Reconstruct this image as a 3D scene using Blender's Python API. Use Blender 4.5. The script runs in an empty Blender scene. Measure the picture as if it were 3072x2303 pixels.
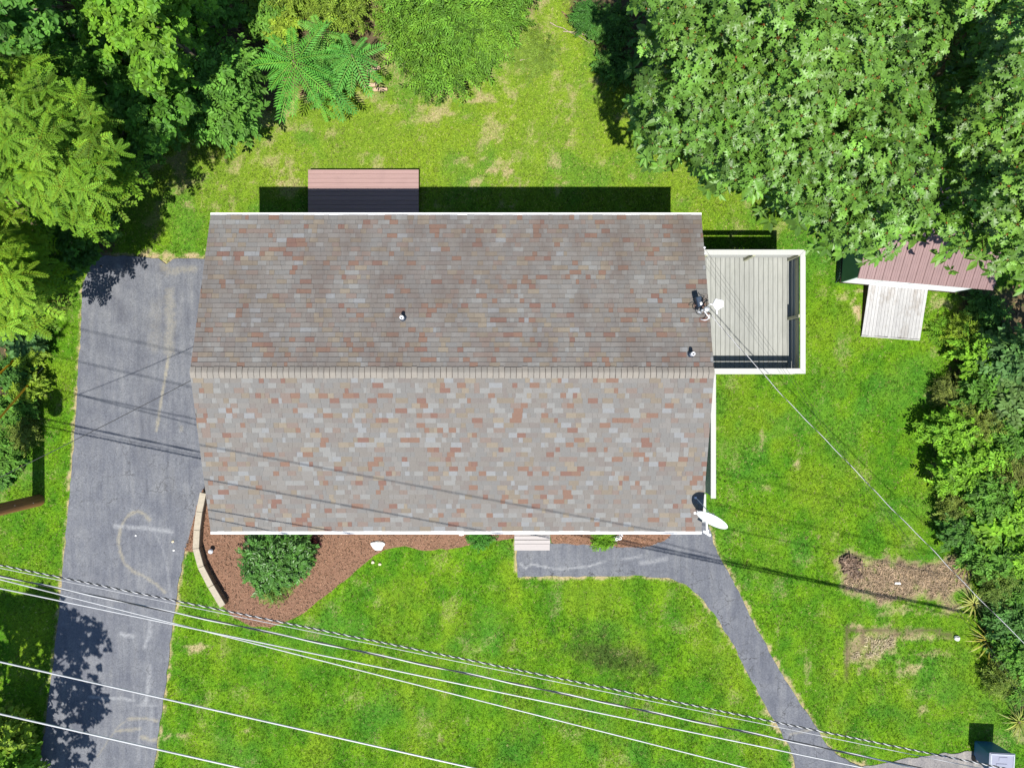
import bpy, bmesh, math, random
import numpy as np
from mathutils import Vector, Matrix
R = math.radians
random.seed(7)
rng = np.random.default_rng(11)
scene = bpy.context.scene
COL = scene.collection

# ------------------------------------------------------------------ camera, sky, sun, exposure
CAM_H, FPX = 25.1, 2170.0
cam_d = bpy.data.cameras.new('camera')
cam_d.sensor_width = 36.0
cam_d.lens = 36.0 * FPX / 3072.0
cam_d.clip_end = 3000
cam = bpy.data.objects.new('camera', cam_d)
cam.location = (0, 0, CAM_H)
COL.objects.link(cam)
scene.camera = cam

SUN_TILT = math.atan(0.46)
world = bpy.data.worlds.new('World')
scene.world = world
world.use_nodes = True
wn = world.node_tree.nodes
bg = wn['Background']
sky = wn.new('ShaderNodeTexSky')
sky.sky_type = 'NISHITA'
sky.sun_disc = False
sky.sun_elevation = math.pi / 2 - SUN_TILT
sky.sun_rotation = math.pi
sky.dust_density = 0.3
sky.ozone_density = 4.0
world.node_tree.links.new(sky.outputs[0], bg.inputs[0])
bg.inputs[1].default_value = 0.085
sun_d = bpy.data.lights.new('sun', 'SUN')
sun_d.energy = 4.4
sun_d.angle = R(0.5)
sun_d.color = (1.0, 0.96, 0.9)
sun = bpy.data.objects.new('sun', sun_d)
sun.rotation_euler = (SUN_TILT, 0, 0)
sun.location = (0, -12, 30)
COL.objects.link(sun)
vs = scene.view_settings
vs.view_transform = 'Standard'
vs.look = 'None'
vs.exposure = 1.0
vs.gamma = 1.0
scene.cycles.max_bounces = 6
scene.cycles.diffuse_bounces = 2
scene.cycles.transmission_bounces = 3
scene.cycles.use_denoising = True


# ------------------------------------------------------------------ helpers
def W(px, py, h=0.0):
    """survey point: photo pixel and height above ground to metres"""
    k = (CAM_H - h) / FPX
    return Vector(((px - 1536) * k, (1151.5 - py) * k, h))


def G(pts, h=0.0):
    return [tuple(W(a, b, h)[:2]) for a, b in pts]


def hash01(ix, iy, seed):
    n = (ix.astype(np.int64) * 374761393 + iy.astype(np.int64) * 668265263 + seed * 974711) & 0xFFFFFFFF
    n = ((n ^ (n >> 13)) * 1274126177) & 0xFFFFFFFF
    n = (n ^ (n >> 16)) & 0xFFFFFFFF
    return n / 4294967295.0


def vnoise(x, y, seed=0):
    ix, iy = np.floor(x), np.floor(y)
    fx, fy = x - ix, y - iy
    fx, fy = fx * fx * (3 - 2 * fx), fy * fy * (3 - 2 * fy)
    a = hash01(ix, iy, seed); b = hash01(ix + 1, iy, seed)
    c = hash01(ix, iy + 1, seed); d = hash01(ix + 1, iy + 1, seed)
    return (a * (1 - fx) + b * fx) * (1 - fy) + (c * (1 - fx) + d * fx) * fy


def fbm(x, y, seed=0, octv=4):
    v = 0; s = 0.5; t = 0
    for o in range(octv):
        v = v + s * vnoise(x * 2 ** o, y * 2 ** o, seed + o); t += s; s *= .55
    return v / t


def in_poly(x, y, poly):
    r = np.zeros(np.shape(x), bool)
    n = len(poly)
    for i in range(n):
        x1, y1 = poly[i]; x2, y2 = poly[(i + 1) % n]
        if y1 == y2:
            continue
        c = ((y1 > y) != (y2 > y)) & (x < (x2 - x1) * (y - y1) / (y2 - y1) + x1)
        r ^= c
    return r


def seg_dist(x, y, pts, closed=False):
    d = np.full(np.shape(x), 1e9)
    n = len(pts)
    for i in range(n if closed else n - 1):
        ax, ay = pts[i][:2]; bx_, by_ = pts[(i + 1) % n][:2]
        dx, dy = bx_ - ax, by_ - ay
        L = dx * dx + dy * dy + 1e-12
        t = np.clip(((x - ax) * dx + (y - ay) * dy) / L, 0, 1)
        d = np.minimum(d, np.hypot(x - ax - t * dx, y - ay - t * dy))
    return d


def smooth(pts, closed=True, n=6):
    """Catmull-Rom through points"""
    out = []
    m = len(pts)
    rngi = range(m if closed else m - 1)
    for i in rngi:
        p0 = pts[(i - 1) % m] if closed or i > 0 else pts[i]
        p1 = pts[i]; p2 = pts[(i + 1) % m]
        p3 = pts[(i + 2) % m] if closed or i + 2 < m else p2
        for k in range(n):
            t = k / n
            out.append(tuple(.5 * (2 * b + (c - a) * t + (2 * a - 5 * b + 4 * c - d) * t * t + (3 * b - a - 3 * c + d) * t ** 3)
                             for a, b, c, d in zip(p0, p1, p2, p3)))
    if not closed:
        out.append(tuple(pts[-1]))
    return out


def tag(o, label=None, cat=None, group=None, kind=None):
    if label: o['label'] = label
    if cat: o['category'] = cat
    if group: o['group'] = group
    if kind: o['kind'] = kind
    return o


def empty(name, loc=(0, 0, 0), rz=0, label=None, cat=None, group=None):
    o = bpy.data.objects.new(name, None)
    o.location = loc; o.rotation_euler = (0, 0, rz)
    o.empty_display_size = .2
    COL.objects.link(o)
    return tag(o, label, cat, group)


def link(name, me, mat=None, parent=None, loc=None, rot=None):
    o = bpy.data.objects.new(name, me)
    COL.objects.link(o)
    if mat is not None:
        me.materials.append(mat)
    if parent is not None:
        o.parent = parent
    if loc is not None: o.location = loc
    if rot is not None: o.rotation_euler = rot
    return o


def np_mesh(name, V, F, col=None, attrs=None, midx=None, smooth_shade=False):
    """V (n,3), F (m,3) or (m,4)"""
    V = np.asarray(V, np.float32); F = np.asarray(F, np.int32)
    me = bpy.data.meshes.new(name)
    k = F.shape[1]
    me.vertices.add(len(V)); me.vertices.foreach_set('co', V.ravel())
    me.loops.add(F.size); me.loops.foreach_set('vertex_index', F.ravel())
    me.polygons.add(len(F))
    me.polygons.foreach_set('loop_start', np.arange(0, F.size, k, dtype=np.int32))
    if midx is not None:
        me.polygons.foreach_set('material_index', np.asarray(midx, np.int32))
    me.polygons.foreach_set('use_smooth', np.full(len(F), smooth_shade, bool))
    me.update(calc_edges=True)
    if col is not None:
        a = me.attributes.new('Col', 'FLOAT_COLOR', 'POINT')
        c = np.ones((len(V), 4), np.float32); c[:, :3] = col
        a.data.foreach_set('color', c.ravel())
    for nm, v in (attrs or {}).items():
        a = me.attributes.new(nm, 'FLOAT', 'POINT')
        a.data.foreach_set('value', np.asarray(v, np.float32))
    return me


class MB:
    """collects shapes, builds one mesh object"""
    def __init__(s):
        s.v = []; s.f = []

    def add(s, vs, fs):
        b = len(s.v)
        s.v += [tuple(v) for v in vs]
        s.f += [tuple(b + i for i in f) for f in fs]
        return s

    def box(s, x0, x1, y0, y1, z0, z1):
        return s.add([(x0, y0, z0), (x1, y0, z0), (x1, y1, z0), (x0, y1, z0), (x0, y0, z1), (x1, y0, z1), (x1, y1, z1), (x0, y1, z1)],
                     [(3, 2, 1, 0), (4, 5, 6, 7), (0, 1, 5, 4), (1, 2, 6, 5), (2, 3, 7, 6), (3, 0, 4, 7)])

    def bbox(s, x0, x1, y0, y1, z0, z1, b=.01):
        """box with bevelled top edges"""
        return s.add([(x0, y0, z0), (x1, y0, z0), (x1, y1, z0), (x0, y1, z0),
                      (x0, y0, z1 - b), (x1, y0, z1 - b), (x1, y1, z1 - b), (x0, y1, z1 - b),
                      (x0 + b, y0 + b, z1), (x1 - b, y0 + b, z1), (x1 - b, y1 - b, z1), (x0 + b, y1 - b, z1)],
                     [(3, 2, 1, 0), (8, 9, 10, 11)] + [(i, (i + 1) % 4, 4 + (i + 1) % 4, 4 + i) for i in range(4)] +
                     [(4 + i, 4 + (i + 1) % 4, 8 + (i + 1) % 4, 8 + i) for i in range(4)])

    def beam(s, p, q, w, h, up=(0, 0, 1)):
        p, q = Vector(p), Vector(q); d = (q - p).normalized(); u = Vector(up)
        sd = d.cross(u)
        if sd.length < 1e-5: sd = Vector((1, 0, 0))
        sd.normalize(); u = sd.cross(d).normalized()
        o = [(-w / 2, -h / 2), (w / 2, -h / 2), (w / 2, h / 2), (-w / 2, h / 2)]
        vs = [p + sd * a + u * b for a, b in o] + [q + sd * a + u * b for a, b in o]
        return s.add(vs, [(0, 3, 2, 1), (4, 5, 6, 7)] + [(i, (i + 1) % 4, 4 + (i + 1) % 4, 4 + i) for i in range(4)])

    def tube(s, pts, r, n=8, r1=None, cap=True):
        pts = [Vector(p) for p in pts]
        m = len(pts); b = len(s.v)
        rad = r if isinstance(r, (list, tuple)) else [r + ((r1 if r1 is not None else r) - r) * i / max(1, m - 1) for i in range(m)]
        prev = None
        for i, p in enumerate(pts):
            d = (pts[min(i + 1, m - 1)] - pts[max(i - 1, 0)]).normalized()
            a = Vector((0, 0, 1)) if abs(d.z) < .9 else Vector((1, 0, 0))
            if prev is not None: a = prev
            x = (a - d * a.dot(d)).normalized(); y = d.cross(x); prev = x
            for k in range(n):
                t = 2 * math.pi * k / n
                s.v.append(tuple(p + (x * math.cos(t) + y * math.sin(t)) * rad[i]))
        for i in range(m - 1):
            for k in range(n):
                s.f.append((b + i * n + k, b + i * n + (k + 1) % n, b + (i + 1) * n + (k + 1) % n, b + (i + 1) * n + k))
        if cap:
            s.f.append(tuple(b + k for k in reversed(range(n))))
            s.f.append(tuple(b + (m - 1) * n + k for k in range(n)))
        return s

    def lathe(s, prof, n=16, o=(0, 0, 0)):
        b = len(s.v)
        for r, z in prof:
            for k in range(n):
                t = 2 * math.pi * k / n
                s.v.append((o[0] + r * math.cos(t), o[1] + r * math.sin(t), o[2] + z))
        for i in range(len(prof) - 1):
            for k in range(n):
                s.f.append((b + i * n + k, b + i * n + (k + 1) % n, b + (i + 1) * n + (k + 1) % n, b + (i + 1) * n + k))
        s.f.append(tuple(b + k for k in reversed(range(n))))
        s.f.append(tuple(b + (len(prof) - 1) * n + k for k in range(n)))
        return s

    def mesh(s, name, sm=False):
        me = bpy.data.meshes.new(name)
        me.from_pydata(s.v, [], s.f)
        if sm:
            me.polygons.foreach_set('use_smooth', [True] * len(me.polygons))
        me.update()
        return me

    def build(s, name, mat, parent=None, loc=None, rot=None, sm=False):
        return link(name, s.mesh(name, sm), mat, parent, loc, rot)


# ------------------------------------------------------------------ materials
class NT:
    def __init__(s, name):
        s.m = bpy.data.materials.new(name); s.m.use_nodes = True
        s.t = s.m.node_tree; s.p = s.t.nodes['Principled BSDF']; s.out = s.t.nodes['Material Output']

    def n(s, typ, **kw):
        nd = s.t.nodes.new(typ)
        for k, v in kw.items():
            if k.startswith('i_'):
                nd.inputs[k[2:].replace('_', ' ')].default_value = v
            else:
                setattr(nd, k, v)
        return nd

    def l(s, a, b):
        s.t.links.new(a, b)

    def noise(s, scale, detail=4, rough=.6, vec=None, dist=0):
        nd = s.n('ShaderNodeTexNoise'); nd.inputs['Scale'].default_value = scale
        nd.inputs['Detail'].default_value = detail; nd.inputs['Roughness'].default_value = rough
        nd.inputs['Distortion'].default_value = dist
        if vec is not None: s.l(vec, nd.inputs['Vector'])
        return nd

    def ramp(s, fac, stops):
        r = s.n('ShaderNodeValToRGB')
        el = r.color_ramp.elements
        while len(el) < len(stops): el.new(.5)
        for e, (p, c) in zip(el, stops):
            e.position = p; e.color = (*c, 1) if len(c) == 3 else c
        s.l(fac, r.inputs[0])
        return r

    def mix(s, fac, a, b, mode='MIX'):
        m = s.n('ShaderNodeMix', data_type='RGBA', blend_type=mode)
        for sock, v in ((m.inputs[0], fac), (m.inputs[6], a), (m.inputs[7], b)):
            if isinstance(v, (int, float)): sock.default_value = v
            elif isinstance(v, tuple): sock.default_value = (*v, 1) if len(v) == 3 else v
            else: s.l(v, sock)
        return m.outputs[2]

    def coord(s, kind='Object', scale=(1, 1, 1)):
        tc = s.n('ShaderNodeTexCoord'); mp = s.n('ShaderNodeMapping')
        mp.inputs['Scale'].default_value = scale
        s.l(tc.outputs[kind], mp.inputs['Vector'])
        return mp.outputs[0]

    def world(s, scale=(1, 1, 1)):
        g = s.n('ShaderNodeNewGeometry'); mp = s.n('ShaderNodeMapping')
        mp.inputs['Scale'].default_value = scale
        s.l(g.outputs['Position'], mp.inputs['Vector'])
        return mp.outputs[0]

    def attr(s, name):
        a = s.n('ShaderNodeAttribute'); a.attribute_name = name
        return a

    def bump(s, h, strength=.3, dist=.02):
        b = s.n('ShaderNodeBump'); b.inputs['Strength'].default_value = strength; b.inputs['Distance'].default_value = dist
        s.l(h, b.inputs['Height']); s.l(b.outputs[0], s.p.inputs['Normal'])

    def base(s, c):
        if isinstance(c, tuple): s.p.inputs['Base Color'].default_value = (*c, 1)
        else: s.l(c, s.p.inputs['Base Color'])

    def set(s, rough=.6, spec=.3, metal=0):
        s.p.inputs['Roughness'].default_value = rough
        s.p.inputs['Specular IOR Level'].default_value = spec
        s.p.inputs['Metallic'].default_value = metal
        return s.m


def flat(name, c, rough=.6, spec=.3, metal=0, var=.12, scale=6, bump=0):
    t = NT(name)
    nz = t.noise(scale, 5, .65, t.world())
    lo = tuple(x * (1 - var) for x in c); hi = tuple(min(1, x * (1 + var)) for x in c)
    r = t.ramp(nz.outputs[0], [(.3, lo), (.7, hi)])
    t.base(r.outputs[0])
    if bump: t.bump(nz.outputs[0], bump, .01)
    return t.set(rough, spec, metal)


def wood(name, c, var=.25, along=(1, 12, 12), rough=.7, stain=None, stain_amt=.5, rnd=.12):
    t = NT(name)
    co = t.coord('Object', along)
    nz = t.noise(2.2, 6, .65, co)
    lo = tuple(x * (1 - var) for x in c); hi = tuple(min(1, x * (1 + var * .6)) for x in c)
    r = t.ramp(nz.outputs[0], [(.25, lo), (.5, c), (.75, hi)])
    out = r.outputs[0]
    if stain:
        n2 = t.noise(2.6, 6, .7, t.world((1, .55, 1)))
        rr = t.ramp(n2.outputs[0], [(.52, (0, 0, 0)), (.72, (1, 1, 1))])
        f = t.n('ShaderNodeMath', operation='MULTIPLY'); t.l(rr.outputs[0], f.inputs[0]); f.inputs[1].default_value = stain_amt
        out = t.mix(f.outputs[0], out, stain)
    oi = t.n('ShaderNodeObjectInfo')
    mr = t.n('ShaderNodeMapRange'); t.l(oi.outputs['Random'], mr.inputs[0])
    mr.inputs[3].default_value = 1 - rnd; mr.inputs[4].default_value = 1 + rnd * .5
    hsv = t.n('ShaderNodeHueSaturation'); t.l(mr.outputs[0], hsv.inputs['Value']); t.l(out, hsv.inputs['Color'])
    t.base(hsv.outputs[0])
    t.bump(nz.outputs[0], .25, .004)
    return t.set(rough, .25)


def foliage_mat(name, rough=.5, spec=.35, trans=.28, tint=(1, 1, 1)):
    t = NT(name)
    a = t.attr('Col')
    nz = t.noise(9, 3, .6, t.world())
    r = t.ramp(nz.outputs[0], [(.3, tuple(.8 * x for x in tint)), (.7, tuple(1.15 * x for x in tint))])
    c = t.mix(1.0, a.outputs['Color'], r.outputs[0], 'MULTIPLY')
    t.base(c)
    t.set(rough, spec)
    tr = t.n('ShaderNodeBsdfTranslucent')
    c2 = t.mix(1.0, c, (1.15, 1.2, .5), 'MULTIPLY')
    t.l(c2, tr.inputs['Color'])
    mx = t.n('ShaderNodeMixShader'); mx.inputs[0].default_value = trans
    t.l(t.p.outputs[0], mx.inputs[1]); t.l(tr.outputs[0], mx.inputs[2])
    t.l(mx.outputs[0], t.out.inputs['Surface'])
    return t.m


M = {}
M['leaf'] = foliage_mat('leaf_glossy', .45, .38, .2)
M['leaf_matt'] = foliage_mat('leaf_matt', .62, .2, .28)
M['leaf_soft'] = foliage_mat('leaf_soft', .6, .25, .3)
M['grass'] = foliage_mat('grass_blade', .6, .2, .3)
M['white'] = flat('white_trim', (.66, .66, .65), .5, .4, var=.04)
M['white_paint'] = flat('white_painted_metal', (.66, .67, .69), .35, .5, var=.05)
M['shed_white'] = flat('white_shed_paint', (.82, .82, .82), .5, .4, var=.03)
M['galv'] = flat('galvanised_metal', (.55, .56, .57), .4, .5, .6, var=.1)
M['alum'] = flat('bare_aluminium_cable', (.40, .40, .405), .45, .4, .1, var=.15, scale=2)
M['black'] = flat('black_rubber', (.012, .013, .015), .5, .4, var=.2)
M['dark_box'] = flat('dark_slate_plastic', (.02, .035, .06), .45, .4, var=.2)
M['bark'] = flat('bark', (.11, .085, .06), .85, .15, var=.4, scale=14, bump=.6)
M['twig'] = flat('pale_twig', (.33, .27, .2), .8, .15, var=.35, scale=10)
M['pole'] = wood('creosoted_pole_wood', (.20, .095, .035), .5, (14, 14, .5), .75)
M['yellow'] = flat('yellow_guard_plastic', (.75, .36, .01), .4, .4, var=.1)
M['cream'] = wood('cream_painted_wood', (.36, .365, .34), .06, (9, 1.2, 9), .6, rnd=.04)
M['deck'] = wood('weathered_deck_board', (.245, .25, .228), .2, (14, .9, 14), .75, (.17, .178, .155), .45, rnd=.1)
M['olive'] = flat('olive_post_paint', (.30, .30, .20), .6, .3, var=.15)
M['ramp'] = wood('bleached_ramp_plank', (.31, .305, .295), .25, (16, 1.6, 16), .8, (.17, .14, .11), .75, rnd=.12)
M['ramp_dark'] = flat('dark_ramp_side', (.035, .022, .015), .8, .2, var=.3)
M['red_deck'] = wood('red_stained_board', (.27, .175, .16), .12, (.8, 14, 14), .6, (.20, .13, .12), .3, rnd=.07)
M['red_side'] = flat('dark_red_stain', (.10, .03, .02), .7, .2, var=.2)
M['step'] = wood('pale_painted_step', (.30, .275, .265), .06, (1, 12, 12), .6, rnd=.03)
M['siding'] = flat('cream_vinyl_siding', (.62, .62, .56), .5, .35, var=.05)
M['found'] = flat('grey_foundation', (.3, .3, .3), .9, .2, var=.2)
M['metal_roof'] = flat('mauve_red_ribbed_metal', (.165, .10, .096), .42, .5, .1, var=.09, scale=3)
M['green_wall'] = flat('green_painted_panel', (.10, .20, .135), .6, .3, var=.12, scale=3)
M['lattice'] = flat('green_lattice', (.05, .11, .075), .7, .25, var=.2)
M['bin_lid'] = flat('grey_bin_lid', (.19, .2, .255), .5, .4, var=.06)
M['bin_body'] = flat('blue_bin_body', (.02, .10, .22), .45, .4, var=.1)
M['stone_w'] = flat('white_stone', (.62, .61, .585), .7, .25, var=.07, scale=12, bump=.3)
M['stone_t'] = flat('tan_stone', (.55, .48, .33), .85, .2, var=.2, scale=14, bump=.4)
M['log'] = flat('dry_log', (.42, .3, .2), .9, .15, var=.35, scale=9, bump=.5)
M['wallcap'] = flat('tan_concrete_block', (.30, .262, .198), .85, .2, var=.16, scale=11, bump=.3)
M['wallside'] = flat('brown_block', (.2, .15, .1), .9, .15, var=.25, scale=9, bump=.4)
M['asphalt'] = None


def ground_mat():
    t = NT('lawn_ground')
    p = t.world()
    dry, soil, lc = t.attr('dry'), t.attr('soil'), t.attr('Col')
    n1 = t.noise(28, 5, .7, p); n2 = t.noise(5.5, 4, .6, p); n3 = t.noise(75, 3, .6, p)
    g1 = t.ramp(n1.outputs[0], [(.32, (.22, .28, .35)), (.5, (.72, .75, .78)), (.7, (1.3, 1.2, 1.25))])
    g = t.mix(1.0, lc.outputs['Color'], g1.outputs[0], 'MULTIPLY')
    dr = t.ramp(n1.outputs[0], [(.3, (.19, .15, .065)), (.7, (.40, .33, .19))])
    n4 = t.noise(16, 4, .7, p)
    sb = t.n('ShaderNodeMath', operation='SUBTRACT'); t.l(dry.outputs['Fac'], sb.inputs[0]); t.l(n4.outputs[0], sb.inputs[1])
    dm = t.n('ShaderNodeMapRange'); t.l(sb.outputs[0], dm.inputs[0]); dm.inputs[1].default_value = -.22; dm.inputs[2].default_value = .3
    c = t.mix(dm.outputs[0], g, dr.outputs[0])
    so = t.ramp(n3.outputs[0], [(.3, (.035, .026, .016)), (.55, (.085, .06, .038)), (.75, (.18, .135, .085))])
    c = t.mix(soil.outputs['Fac'], c, so.outputs[0])
    t.base(c)
    t.bump(n1.outputs[0], .5, .05)
    return t.set(.9, .1)


def asphalt_mat(name, c=(.108, .113, .126), crack=0.0):
    t = NT(name)
    p = t.world()
    mark = t.attr('mark'); tan = t.attr('tan'); dark = t.attr('dark')
    n1 = t.noise(60, 4, .75, p); n2 = t.noise(1.3, 5, .6, p); n3 = t.noise(14, 5, .75, p)
    a = t.ramp(n1.outputs[0], [(.25, tuple(x * .62 for x in c)), (.5, c), (.78, tuple(x * 1.5 for x in c))])
    b = t.ramp(n2.outputs[0], [(.3, (.80, .81, .85)), (.7, (1.2, 1.19, 1.15))])
    col = t.mix(1.0, a.outputs[0], b.outputs[0], 'MULTIPLY')
    d = t.ramp(n3.outputs[0], [(.30, (.52, .53, .55)), (.42, (1, 1, 1))])
    col = t.mix(.8, col, d.outputs[0], 'MULTIPLY')
    n5 = t.noise(22, 3, .7, p)
    gr = t.ramp(n5.outputs[0], [(.3, (.76, .76, .77)), (.5, (1, 1, 1)), (.72, (1.28, 1.28, 1.26))])
    col = t.mix(1.0, col, gr.outputs[0], 'MULTIPLY')
    n6 = t.noise(2.2, 5, .6, t.world((2.2, .22, 1)))
    tr = t.ramp(n6.outputs[0], [(.32, (.80, .81, .84)), (.5, (1, 1, 1)), (.7, (1.17, 1.15, 1.1))])
    col = t.mix(1.0, col, tr.outputs[0], 'MULTIPLY')
    brk = t.ramp(n3.outputs[0], [(.35, (.25, .25, .25)), (.62, (1, 1, 1))])

    def amt(at, k):
        m = t.n('ShaderNodeMath', operation='MULTIPLY'); t.l(at.outputs['Fac'], m.inputs[0]); t.l(brk.outputs[0], m.inputs[1])
        m2 = t.n('ShaderNodeMath', operation='MULTIPLY'); t.l(m.outputs[0], m2.inputs[0]); m2.inputs[1].default_value = k
        return m2.outputs[0]
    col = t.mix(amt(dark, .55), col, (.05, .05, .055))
    col = t.mix(amt(tan, .95), col, (.25, .225, .16))
    col = t.mix(amt(mark, .95), col, (.27, .275, .28))
    if crack:
        vo = t.n('ShaderNodeTexVoronoi', feature='DISTANCE_TO_EDGE')
        vo.inputs['Scale'].default_value = 2.6
        nd = t.noise(3, 4, .6, p)
        ad = t.mix(.35, p, nd.outputs['Color'])
        t.l(ad, vo.inputs['Vector'])
        cr = t.ramp(vo.outputs['Distance'], [(0, (1, 1, 1)), (.03, (0, 0, 0))])
        msk = t.ramp(n2.outputs[0], [(.42, (0, 0, 0)), (.6, (1, 1, 1))])
        ca = t.attr('cracked')
        m = t.n('ShaderNodeMath', operation='MULTIPLY'); t.l(cr.outputs[0], m.inputs[0]); t.l(msk.outputs[0], m.inputs[1])
        m2 = t.n('ShaderNodeMath', operation='MULTIPLY'); t.l(m.outputs[0], m2.inputs[0]); t.l(ca.outputs['Fac'], m2.inputs[1])
        col = t.mix(m2.outputs[0], col, (.03, .03, .032))
    t.base(col)
    t.bump(n1.outputs[0], .35, .01)
    return t.set(.88, .25)


def mulch_mat():
    t = NT('brown_mulch')
    p = t.world()
    n1 = t.noise(45, 5, .75, p); n2 = t.noise(2, 4, .6, p)
    a = t.ramp(n1.outputs[0], [(.28, (.07, .037, .024)), (.5, (.175, .098, .064)), (.75, (.33, .21, .145))])
    b = t.ramp(n2.outputs[0], [(.3, (.88, .86, .84)), (.7, (1.12, 1.1, 1.08))])
    t.base(t.mix(1.0, a.outputs[0], b.outputs[0], 'MULTIPLY'))
    t.bump(n1.outputs[0], .8, .04)
    return t.set(.95, .1)


def shingle_mat(name, c):
    t = NT(name)
    p = t.world()
    n1 = t.noise(40, 3, .7, p)
    n2 = t.noise(1.0, 5, .62, t.world((1.1, .55, .55)))
    a = t.ramp(n1.outputs[0], [(.3, tuple(x * .86 for x in c)), (.7, tuple(x * 1.12 for x in c))])
    # algae staining: streaks of their own shape, on the north slope only
    st = t.ramp(n2.outputs[0], [(.42, (0, 0, 0)), (.68, (1, 1, 1))])
    g = t.n('ShaderNodeNewGeometry'); sx = t.n('ShaderNodeSeparateXYZ'); t.l(g.outputs['Position'], sx.inputs[0])
    mr = t.n('ShaderNodeMapRange'); t.l(sx.outputs['Y'], mr.inputs[0]); mr.inputs[1].default_value = .3; mr.inputs[2].default_value = .5
    m = t.n('ShaderNodeMath', operation='MULTIPLY'); t.l(st.outputs[0], m.inputs[0]); t.l(mr.outputs[0], m.inputs[1])
    m2 = t.n('ShaderNodeMath', operation='MULTIPLY'); t.l(m.outputs[0], m2.inputs[0]); m2.inputs[1].default_value = .58
    t.base(t.mix(m2.outputs[0], a.outputs[0], (.085, .066, .056)))
    t.bump(n1.outputs[0], .3, .004)
    return t.set(.92, .15)


SH = [(.185, .172, .155), (.178, .176, .168), (.205, .196, .182), (.175, .155, .142), (.235, .238, .228), (.20, .165, .12), (.24, .20, .145),
      (.20, .105, .068), (.18, .085, .06), (.20, .15, .125), (.24, .252, .258)]
SH = [tuple((x * .72 + .28 * mu) * .74 for x, mu in zip(c, (.188, .172, .155))) for c in SH]
SHW = [.18, .19, .15, .10, .10, .06, .045, .052, .03, .05, .035]
SHM = [shingle_mat('asphalt_shingle_%s' % n, c) for n, c in zip(
    ('greige', 'grey', 'light_greige', 'taupe', 'pale_grey', 'tan', 'sand', 'rust', 'brick_red', 'dusty_rose', 'blue_grey'), SH)]
M['cap'] = shingle_mat('ridge_cap_shingle', (.195, .177, .152))
M['cap2'] = shingle_mat('ridge_cap_shingle_grey', (.18, .166, .145))
M['under'] = flat('dark_roof_underlay', (.06, .05, .045), .9, .1)
M['mulch'] = mulch_mat()
M['ground'] = ground_mat()
M['asphalt'] = asphalt_mat('driveway_asphalt', crack=1)
M['path'] = asphalt_mat('cracked_path_asphalt', (.10, .105, .118), crack=1)
M['concrete'] = asphalt_mat('pale_worn_paving', (.17, .16, .153))

# ------------------------------------------------------------------ ground plan (metres)
DRIVE = G([(285, 768), (400, 768), (478, 776), (500, 792), (520, 776), (640, 778), (790, 778), (800, 1380), (660, 1405), (618, 1460), (592, 1520), (574, 1590),
           (553, 1660), (537, 1745), (520, 1850), (505, 1990), (490, 2110), (472, 2230), (452, 2360), (440, 2450), (100, 2450), (118, 2320),
           (150, 2080), (175, 1860), (203, 1560), (224, 1300), (243, 1010), (250, 850)])
PATH = G([(1548, 1612), (1660, 1630), (1740, 1634), (1850, 1641), (1915, 1641), (1965, 1632), (2004, 1612), (2010, 1560), (2118, 1560), (2136, 1608), (2153, 1660),
          (2200, 1742), (2268, 1878), (2340, 2010), (2418, 2135), (2476, 2222), (2520, 2272), (2580, 2296), (2620, 2330), (2640, 2450), (2420, 2450), (2385, 2303),
          (2372, 2245), (2345, 2195), (2305, 2135), (2250, 2030), (2205, 1945), (2160, 1868), (2110, 1800), (2060, 1752), (2000, 1731), (1900, 1727), (1700, 1727), (1552, 1728)])
PAVE = G([(2570, 2302), (2700, 2280), (2800, 2262), (2880, 2254), (2935, 2256), (2960, 2290), (2960, 2450), (2610, 2450)])
BED1 = G([(612, 1480), (640, 1470), (700, 1440), (1540, 1440), (1560, 1612), (1500, 1618), (1440, 1626), (1380, 1640), (1325, 1646), (1270, 1648), (1215, 1636),
          (1160, 1645), (1120, 1668), (1075, 1705), (1025, 1748), (965, 1795), (915, 1835), (865, 1862), (810, 1880), (755, 1876), (705, 1852), (668, 1818), (640, 1770),
          (612, 1715), (600, 1640), (606, 1560)])
BED2 = G([(1640, 1440), (2040, 1440), (2028, 1580), (2008, 1612), (1965, 1632), (1915, 1641), (1850, 1641), (1740, 1634), (1655, 1630)])
STRIP = G([(640, 1440), (612, 1462), (590, 1525), (572, 1600), (556, 1650), (580, 1655), (592, 1600), (600, 1530), (618, 1478), (660, 1450)])
SOIL1 = G([(2515, 1680), (2545, 1662), (2590, 1690), (2650, 1680), (2720, 1690), (2760, 1700), (2800, 1690), (2860, 1680), (2900, 1700), (2905, 1760), (2840, 1775), (2860, 1830),
           (2835, 1835), (2820, 1790), (2740, 1785), (2660, 1805), (2630, 1815), (2605, 1785), (2540, 1770), (2525, 1720)])
SOIL2a = G([(2592, 1905), (2640, 1895), (2680, 1905), (2685, 1950), (2655, 1960), (2635, 1975), (2600, 1985), (2550, 1985), (2545, 1960), (2590, 1950)])
WOODS = [G([(-400, -400), (640, -400), (700, -60), (560, 90), (560, 340), (470, 440), (400, 560), (360, 720), (310, 800), (150, 830), (130, 1000), (110, 1230), (60, 1400), (-400, 1450)]),
         G([(620, -400), (1180, -400), (1150, 130), (1090, 240), (960, 260), (800, 350), (640, 370), (560, 330), (560, 60)]),
         G([(1180, -400), (1620, -400), (1600, 40), (1500, 150), (1400, 240), (1330, 290), (1240, 240), (1160, 150)]),
         G([(1700, -400), (3600, -400), (3600, 560), (2700, 480), (2480, 380), (2260, 330), (2020, 260), (1870, 230), (1800, 150), (1680, 60)]),
         G([(2870, 850), (3600, 820), (3600, 2200), (3040, 2150), (2960, 1950), (2920, 1700), (2870, 1560), (2840, 1300), (2850, 1080)])]

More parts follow.
